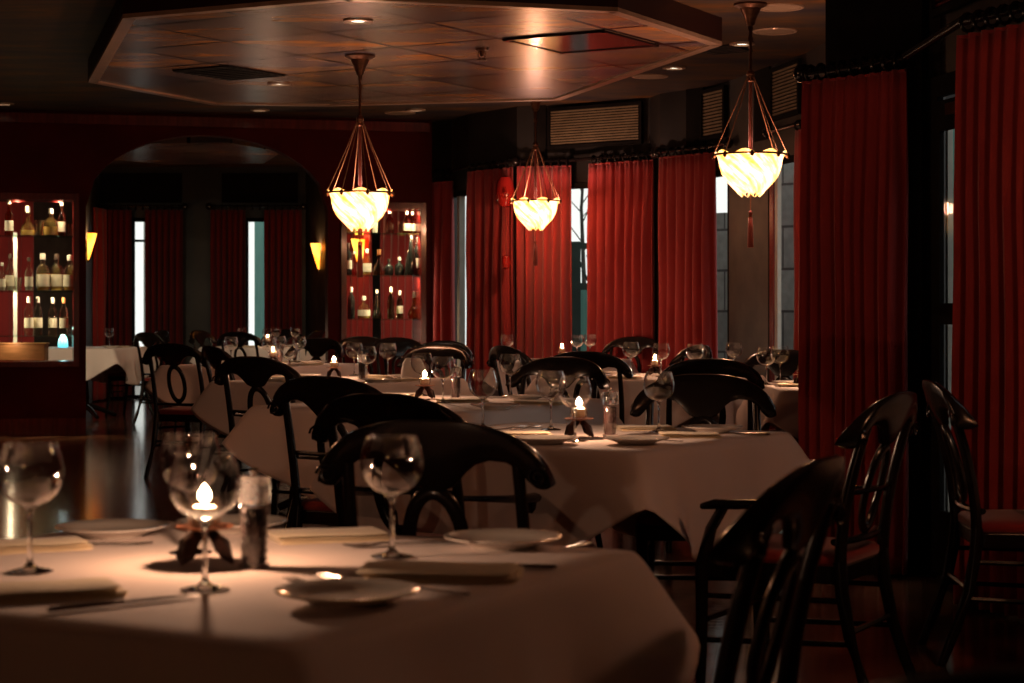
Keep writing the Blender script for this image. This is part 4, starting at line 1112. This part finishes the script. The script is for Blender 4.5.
# nearest table, laid by eye from the photograph
put_candle('T1', -.50, 3.09, .25)
put_mill('T1', *P_(254, 567))
put_glass('T1', *P_(205, 590), 'near seat'); put_glass('T1', *P_(30, 572), 'left seat'); put_glass('T1', *P_(392, 557), 'right seat'); put_glass('T1', -.548, 3.24, 'far seat')
put_plate('T1', *P_(348, 603), 'near seat'); put_plate('T1', *P_(503, 547), 'right seat'); put_plate('T1', *P_(112, 536), 'far left seat'); put_plate('T1', *P_(232, 531), 'far seat')
put_nap('T1', *P_(48, 595), 25, 'near left side', 1.05); put_nap('T1', *P_(35, 549), 28, 'far left seat', .9); put_nap('T1', *P_(442, 576), -4, 'right seat', 1.25); put_nap('T1', *P_(328, 539), 20, 'far seat', 1.05)
put_knife('T1', *P_(124, 605), 38, 'near left side'); put_knife('T1', *P_(486, 568), 170, 'right seat')
put_fork('T1', *P_(317, 589), 122, 'near seat'); put_fork('T1', *P_(352, 585), 124, 'near right side'); put_fork('T1', *P_(414, 590), 140, 'right seat, nearer side'); put_fork('T1', *P_(398, 546), 200, 'far right side'); put_fork('T1', *P_(92, 546), 190, 'far left seat')
# second table
put_candle('T2', *P_(579, 438), .1)
put_mill('T2', *P_(610, 436))
put_glass('T2', *P_(575, 441), 'near seat'); put_glass('T2', *P_(551, 430), 'far seat'); put_glass('T2', *P_(659, 432), 'right seat'); put_glass('T2', *P_(483, 428), 'left seat')
put_plate('T2', *P_(636, 444), 'near seat'); put_plate('T2', *P_(712, 432), 'right seat'); put_plate('T2', *P_(545, 443.5), 'left seat')
put_nap('T2', *P_(690, 437), -3, 'right seat'); put_nap('T2', *P_(645, 430), 10, 'far seat'); put_nap('T2', *P_(520, 436), 12, 'left seat')
put_fork('T2', *P_(510, 429), 60, 'left seat'); put_fork('T2', *P_(526, 429), 60, 'left seat, next to the other fork'); put_knife('T2', *P_(735, 435), 168, 'right seat'); put_fork('T2', *P_(655, 441), 140, 'near right side')
# third table
put_candle('T3', -.40, 8.72, -.1)
put_glass('T3', *P_(443, 403), 'near seat'); put_glass('T3', -.43, 9.05, 'far seat'); put_glass('T3', -.009, 8.86, 'right seat')
put_plate('T3', *P_(495, 409), 'near seat'); put_plate('T3', *P_(525, 400), 'right seat'); put_plate('T3', *P_(392, 398.5), 'left seat')
put_nap('T3', *P_(540, 404), -20, 'right seat', 1.2); put_nap('T3', *P_(462, 402), 20, 'near seat', 1.1); put_nap('T3', *P_(400, 396), 15, 'left seat')
put_knife('T3', *P_(404, 400), 50, 'left seat'); put_fork('T3', *P_(416, 401), 50, 'left seat'); put_mill('T3', -.26, 8.78)
# the others share a plan: glasses, plates and napkins at four seats
def lay(t, glasses, candle, mill=True, plates=(0, 1, 2, 3), power=CANDLE_W):
    x, d, rot, sz, ph = TB[t]; r_ = radians(rot)
    def loc(a, b): return (x + a * cos(r_) + b * sin(r_), d - a * sin(r_) + b * cos(r_))
    if candle: put_candle(t, *candle, power=power)
    if mill: put_mill(t, *loc(.10, .08))
    for (gx, gd, wh) in glasses: put_glass(t, gx, gd, wh)
    seats = ((0, -1, 'near seat'), (1, 0, 'right seat'), (0, 1, 'far seat'), (-1, 0, 'left seat'))
    for k in plates:
        sx, sy, wh = seats[k]
        put_plate(t, *loc(sx * .38 + sy * .20, sy * .38 - sx * .20), wh)
        put_nap(t, *loc(sx * .42, sy * .42), -rot + (90 if sx else 0), wh)
lay('T4', [(X(780, 10.65), 10.65, 'left seat'), (X(738, 10.3) + .16, 10.35, 'near left corner')], (X(802, 10.15), 10.15), mill=False)
lay('T6', [(X(630, 12.05), 11.95, 'left seat'), (X(661, 11.5), 11.5, 'middle'), (X(695, 11.4), 11.4, 'near seat'), (X(735, 11.8), 11.85, 'right seat')], (X(655, 11.75), 11.75), mill=False)
lay('T5', [(X(290, 11.6), 11.55, 'left seat'), (X(388, 11.6), 11.6, 'right seat'), (X(355, 11.8), 11.75, 'far seat'), (X(367, 10.62), 10.62, 'near seat')], (X(334, 11.3), 11.3))
lay('T7', [(X(229, 14.0), 14.1, 'left seat'), (X(269, 13.75), 13.75, 'near seat'), (X(300, 14.4), 14.35, 'right seat'), (X(281, 14.6), 14.5, 'far seat')], (X(273, 14.0), 14.0))
lay('T8', [(X(577, 15.2), 15.2, 'right seat'), (X(590, 15.5), 15.5, 'far right corner'), (X(507, 15.3), 15.25, 'left seat')], (X(562, 15.35), 15.35), mill=False, plates=(0, 2), power=9)
lay('T9', [(-4.72, 20.4, 'far side'), (-4.3, 20.3, 'right seat')], None, mill=False, plates=(1,))
lay('TA', [(-2.9, 20.4, 'left seat'), (-2.6, 20.2, 'near seat'), (-2.35, 20.6, 'right seat'), (-2.6, 20.95, 'far seat')], (-2.65, 20.6), mill=False, plates=(0, 1))
lay('TR', [(2.35, 5.8, 'middle')], None, mill=False, plates=())
# blue glass votive on the table behind the shelves
bv = empty('blue_votive', (X(63, 20.1), 20.1, TOP))
MB().lathe([(.0, 0), (.05, 0), (.055, .02), (.05, .07), (.035, .11), (.03, .125)], 18, False, False).build('glass_cup', 'blue_cup', bv)
MB().lathe([(.0, .02), (.035, .02), (.035, .05), (.0, .05)], 14, False, False).build('wax', 'wax', bv)
MB().lathe([(.0, .06), (.01, .075), (.008, .10), (.0, .12)], 10, False, False).build('flame', 'flame', bv); tag(bv, 'glowing turquoise votive on the table behind the left bottle shelves', 'candle')
light('blue_votive_light', 'POINT', (X(63, 20.1), 20.1, TOP + .20), .6, (.6, .8, .8), shadow_soft_size=.02)
# upright napkin on the table under the left pendant
un = MB(); un.rings([[(.075 * s * cos(2 * pi * q / 16) * (1 + .12 * cos(3 * 2 * pi * q / 16)), .04 * s * sin(2 * pi * q / 16), z) for q in range(16)] for s, z in ((1.0, 0), (.95, .05), (.80, .10), (.55, .125))])
o = un.build('standing_napkin', 'napkin_white', loc=(X(412, 11.1), 11.1, TOP), angle=60); tag(o, 'upright white napkin standing on the right corner of the table under the left pendant', 'napkin')
# chairs in the room beyond
chp(SIDE, 160, 20.6, -75, 'chair with red seat right of the table behind the left bottle shelves')
chp(SIDE, 238, 19.35, 20, 'black chair on the near side of the table seen through the arch')
chp(SIDE, 318, 20.4, -70, 'black chair at the right of the table seen through the arch')
chp(SIDE, 284, 21.75, 200, 'black chair on the far side of the table seen through the arch')
chp(SIDE, 200, 20.9, 110, 'black chair at the left of the table seen through the arch')
chp(SIDE, 148, 18.9, 40, 'black chair standing in the archway by the far left window')
chp(SIDE, 397, 15.6, 150, 'black chair in front of the right bottle shelves')
chp(SIDE, 362, 16.2, 150, 'dark chair standing farthest back below the right bottle shelves')

# ------------------------------------------------------------------ bottle displays
LEDW = 5.5
def display(px0, px1, z0, z1, shelves, lab, strip=None):
    r = empty('display_cabinet', (0, 0, 0))
    p, q = aw(px0), aw(px1)
    dx, dy = q[0] - p[0], q[1] - p[1]; l = hypot(dx, dy); tx, ty = dx / l, dy / l; nx, ny = -ty, tx
    def at2(s, n): return (p[0] + tx * s + nx * n, p[1] + ty * s + ny * n)
    b = MB(); w = .05; dep = .42
    o = -.03
    f = MB()
    f.bar(at2(0, o), at2(w, o), dep, z0, z1); f.bar(at2(l - w, o), at2(l, o), dep, z0, z1)
    f.bar(at2(w, o), at2(l - w, o), dep, z1 - .06, z1); f.bar(at2(w, o), at2(l - w, o), dep, z0, z0 + .05)
    f.build('frame', 'redwood', r, smooth=False)
    for z in shelves: MB().bar(at2(w, .02), at2(l - w, .02), .30, z - .012, z).build('shelf', 'shelf_glass', r, smooth=False)
    MB().bar(at2(w + .1, .1), at2(l - w - .1, .1), .04, z1 - .075, z1 - .061).build('light_valance', 'redwood', r, smooth=False)
    if strip: MB().bar(at2(strip, .30), at2(strip + .035, .30), .03, z0 + .05, z1 - .35).build('upright', 'paleframe', r, smooth=False)
    tag(r, lab, 'display cabinet')
    for zz in list(shelves[1:]) + [z1 - .06]:
        for t in (.22, .55, .86):
            c = at2(l * t, .035); q = light('shelf_light', 'SPOT', (c[0], c[1], zz - .022), LEDW * 1.9, (1, .78, .50), shadow_soft_size=.002, spot_size=radians(150), spot_blend=.5); q.rotation_euler = (radians(38), 0, atan2(ny, nx) - pi / 2)
    c = at2(l * .5, .04); light('shelf_light', 'POINT', (c[0], c[1], shelves[0] - .03), LEDW * .4, (1, .72, .42), shadow_soft_size=.002)
    return at2, l
atL, lL = display(-60, 79, .63, 2.22, (.918, 1.326, 1.835), 'tall display opening with bottles on glass shelves left of the arch', strip=.64)
atR, lR = display(341, 425.5, .78, 2.18, (1.065, 1.486, 1.89), 'tall display opening with bottles on glass shelves right of the arch')
KINDS = {
 # name: (profile points (r, z) for a 0.3 m bottle, neck/cap z range, label z range)
 'liquor_bottle': ([(.0, 0), (.036, 0), (.038, .004), (.038, .165), (.034, .185), (.018, .215), (.0145, .235), (.0145, .28), (.016, .282), (.016, .288), (.0, .289)], (.0165, .275, .31), (.0385, .04, .13)),
 'square_bottle': ([(.0, 0), (.042, 0), (.044, .004), (.044, .14), (.036, .16), (.016, .178), (.0145, .21), (.016, .215), (.0, .217)], (.019, .208, .245), (.0445, .03, .11)),
 'wine_bottle': ([(.0, 0), (.036, 0), (.0375, .004), (.0375, .185), (.030, .215), (.016, .24), (.014, .30), (.016, .303), (.0, .305)], (.0165, .26, .309), (.038, .06, .14)),
 'decanter': ([(.0, 0), (.06, 0), (.068, .02), (.064, .06), (.040, .10), (.020, .135), (.018, .18), (.028, .20), (.0, .201)], (.02, .195, .25), None),
 'cone_bottle': ([(.0, 0), (.048, 0), (.05, .006), (.035, .13), (.016, .21), (.013, .27), (.0, .272)], (.0155, .25, .285), None),
 'flask_bottle': ([(.0, 0), (.05, 0), (.056, .02), (.056, .08), (.045, .11), (.016, .13), (.014, .16), (.0, .162)], (.018, .155, .19), (.0565, .025, .075)),
 'tumbler': ([(.0, 0), (.026, 0), (.03, .06), (.036, .11), (.034, .11), (.028, .06), (.024, .008), (.0, .008)], None, None),
}
protos = {}
def bottle(kind, m, cap, lab_m):
    key = (kind, m, cap, lab_m)
    if key not in protos:
        r = empty(kind); prof, cp, lp = KINDS[kind]
        sq = kind == 'square_bottle'
        MB().lathe(prof, 20, False, False).build('glass_body', m, r, angle=60)
        if m == 'bottle_clear' and kind in ('liquor_bottle', 'square_bottle', 'flask_bottle', 'decanter'):
            h = prof[3][1] * .8
            lq = MB(); rr = prof[2][0] - .005
            lq.lathe([(.0, .006), (rr, .006), (rr, h), (.0, h)], 18, False, False).build('liquor', 'liquor_gold' if kind != 'liquor_bottle' else 'liquor_pale', r)
        if cp: MB().lathe([(.0, cp[1]), (cp[0], cp[1]), (cp[0], cp[2]), (.0, cp[2] + .003)], 14, False, False).build('stopper', cap, r)
        if lp and lab_m: MB().lathe([(lp[0], lp[1]), (lp[0] + .0006, lp[1]), (lp[0] + .0006, lp[2]), (lp[0], lp[2])], 20, False, False).build('paper_label', lab_m, r)
        protos[key] = Proto(r)
    return protos[key]
ORD = ['first', 'second', 'third', 'fourth', 'fifth', 'sixth', 'seventh', 'eighth', 'ninth', 'tenth']
def fill(at2, px0, rows, side):
    for (zs, shelf, items) in rows:
        for k, (px, kind, m, cap, lm, sc_, desc) in enumerate(items):
            # s along the wall from px
            w = aw(px); p = at2(0, 0); q = at2(1, 0); s = (w[0] - p[0]) * (q[0] - p[0]) + (w[1] - p[1]) * (q[1] - p[1])
            n_ = .10 + .06 * ((k * 7) % 3)
            w2 = at2(s, n_)
            bottle(kind, m, cap, lm).put((w2[0], w2[1], zs + .001), 0, '%s, %s from left on the %s, %s display' % (desc, ORD[k], shelf, side), 'bottle' if kind != 'tumbler' else 'glass', 'bottles in the %s display' % side, (sc_, sc_, sc_ * 1.04))
C_, D_ = 'bottle_clear', 'bottle_dark'
fill(atL, 0, [
 (1.835, 'top shelf', [(9, 'liquor_bottle', 'bottle_amber', 'cap_white', 'paper', 1.0, 'amber bottle with cream paper'), (28, 'decanter', 'bottle_clear', 'cap_white', None, 1.05, 'clear round decanter'), (39, 'tumbler', C_, None, None, 1.3, 'clear stemless glass'),
                       (51, 'flask_bottle', C_, 'cap_white', None, 1.25, 'bulbous pale bottle'), (62, 'liquor_bottle', 'bottle_amber', 'cap_white', 'paper', .98, 'tall amber bottle'), (71, 'tumbler', C_, None, None, 1.0, 'small clear glass')]),
 (1.326, 'middle shelf', [(2, 'liquor_bottle', C_, 'cap_white', 'paper', .8, 'short clear bottle'), (10, 'liquor_bottle', C_, 'cap_dark', 'paper', 1.05, 'tall clear bottle'), (18, 'tumbler', C_, None, None, 1.1, 'clear low glass'), (29, 'liquor_bottle', C_, 'cap_dark', 'paper', .95, 'slim clear bottle'),
                          (43, 'square_bottle', C_, 'cap_white', 'paper', 1.35, 'broad bottle with pale paper'), (57, 'square_bottle', C_, 'cap_dark', 'paper', 1.35, 'broad dark-stoppered bottle'), (70, 'square_bottle', C_, 'cap_white', 'paper', 1.3, 'broad bottle beside the post')]),
 (.918, 'bottom shelf', [(29, 'wine_bottle', C_, 'cap_white', 'paper', 1.1, 'clear tall bottle with cream paper'), (38, 'wine_bottle', C_, 'cap_white', 'paper', 1.1, 'matching tall clear bottle'), (53, 'wine_bottle', C_, 'cap_white', 'paper', 1.08, 'tall bottle with long cream paper'), (64, 'wine_bottle', C_, 'cap_gold', 'paper', 1.08, 'bottle with copper foil neck'), (72, 'tumbler', C_, None, None, .8, 'little clear glass')]),
], 'left')
fill(atR, 341, [
 (1.89, 'top shelf', [(352, 'decanter', C_, 'cap_white', None, .8, 'small clear decanter'), (378, 'liquor_bottle', C_, 'cap_dark', None, .8, 'slim clear bottle'), (394, 'square_bottle', 'bottle_red', 'cap_white', None, .9, 'reddish square bottle'), (403, 'tumbler', C_, None, None, 1.0, 'clear glass'), (410, 'square_bottle', 'bottle_amber', 'cap_white', 'paper', .85, 'small amber bottle with white stopper'), (417, 'square_bottle', 'bottle_amber', 'cap_white', 'paper', .85, 'amber twin bottle with white stopper')]),
 (1.486, 'middle shelf', [(350, 'wine_bottle', D_, 'cap_dark', 'paper', .95, 'dark tall bottle'), (357, 'liquor_bottle', 'bottle_red', 'cap_white', None, .7, 'small red bottle'), (371, 'square_bottle', C_, 'cap_white', 'paper', 1.0, 'square golden bottle'), (381, 'decanter', 'bottle_amber', 'cap_gold', None, .95, 'amber round decanter'), (392, 'flask_bottle', D_, 'cap_dark', None, .8, 'short dark flask'), (404, 'flask_bottle', D_, 'cap_white', None, .9, 'dark squat bottle'), (413, 'cone_bottle', D_, 'cap_dark', None, 1.3, 'black cone-shaped bottle'), (421, 'wine_bottle', D_, 'cap_dark', 'paper', 1.15, 'dark wine bottle')]),
 (1.065, 'bottom shelf', [(353, 'wine_bottle', D_, 'cap_white', None, .95, 'dark bottle with pale stopper'), (367, 'flask_bottle', C_, 'cap_white', 'paper', 1.1, 'squat pale flask'), (381, 'cone_bottle', 'bottle_green', 'cap_white', None, .95, 'slender green bottle'), (393, 'wine_bottle', 'bottle_green', 'cap_white', None, .95, 'tall green bottle'), (403, 'wine_bottle', 'bottle_green', 'cap_white', 'paper', .85, 'green bottle with pale paper'), (419, 'decanter', 'bottle_amber', 'cap_dark', None, 1.0, 'brown round decanter')]),
], 'right')
bx = empty('wooden_box', (X(21, 17.5), 17.52, .685)); 
MB().box(-.23, .23, -.06, .08, 0, .15).build('box_body', 'woodbox', bx, smooth=False, bevel=.006); MB().box(-.24, .24, -.07, .09, .15, .165).build('lid', 'woodbox', bx, smooth=False, bevel=.004)
tag(bx, 'long golden brown wooden box at the foot of the left display', 'box')

# ------------------------------------------------------------------ world, camera, view
w = bpy.data.worlds.new('evening_sky'); sc.world = w; w.use_nodes = True
nt = w.node_tree; nt.nodes.clear()
bg = nt.nodes.new('ShaderNodeBackground'); bg.inputs['Color'].default_value = (.98, .97, .93, 1); bg.inputs['Strength'].default_value = 1.15
wo = nt.nodes.new('ShaderNodeOutputWorld'); nt.links.new(bg.outputs[0], wo.inputs[0])

cam = bpy.data.cameras.new('camera'); co = bpy.data.objects.new('camera', cam); COL.objects.link(co)
co.location = (0, 0, EYE); co.rotation_euler = (pi / 2, 0, 0)
cam.sensor_width = 36; cam.lens = F * 36 / 1024; cam.shift_y = -(341.5 - HY) / 1024
cam.clip_start = .05; cam.clip_end = 200
cam.dof.use_dof = True; cam.dof.focus_distance = 8.8; cam.dof.aperture_fstop = 6.6
sc.camera = co
vs = sc.view_settings
vs.view_transform = 'Standard'; vs.look = 'None'; vs.exposure = 0.0; vs.gamma = 1.0; vs.use_curve_mapping = False
cy = sc.cycles
cy.use_denoising = True
cy.max_bounces = 10; cy.transparent_max_bounces = 32; cy.transmission_bounces = 10; cy.diffuse_bounces = 4; cy.glossy_bounces = 5
cy.caustics_reflective = False; cy.caustics_refractive = False
cy.sample_clamp_indirect = 3.0
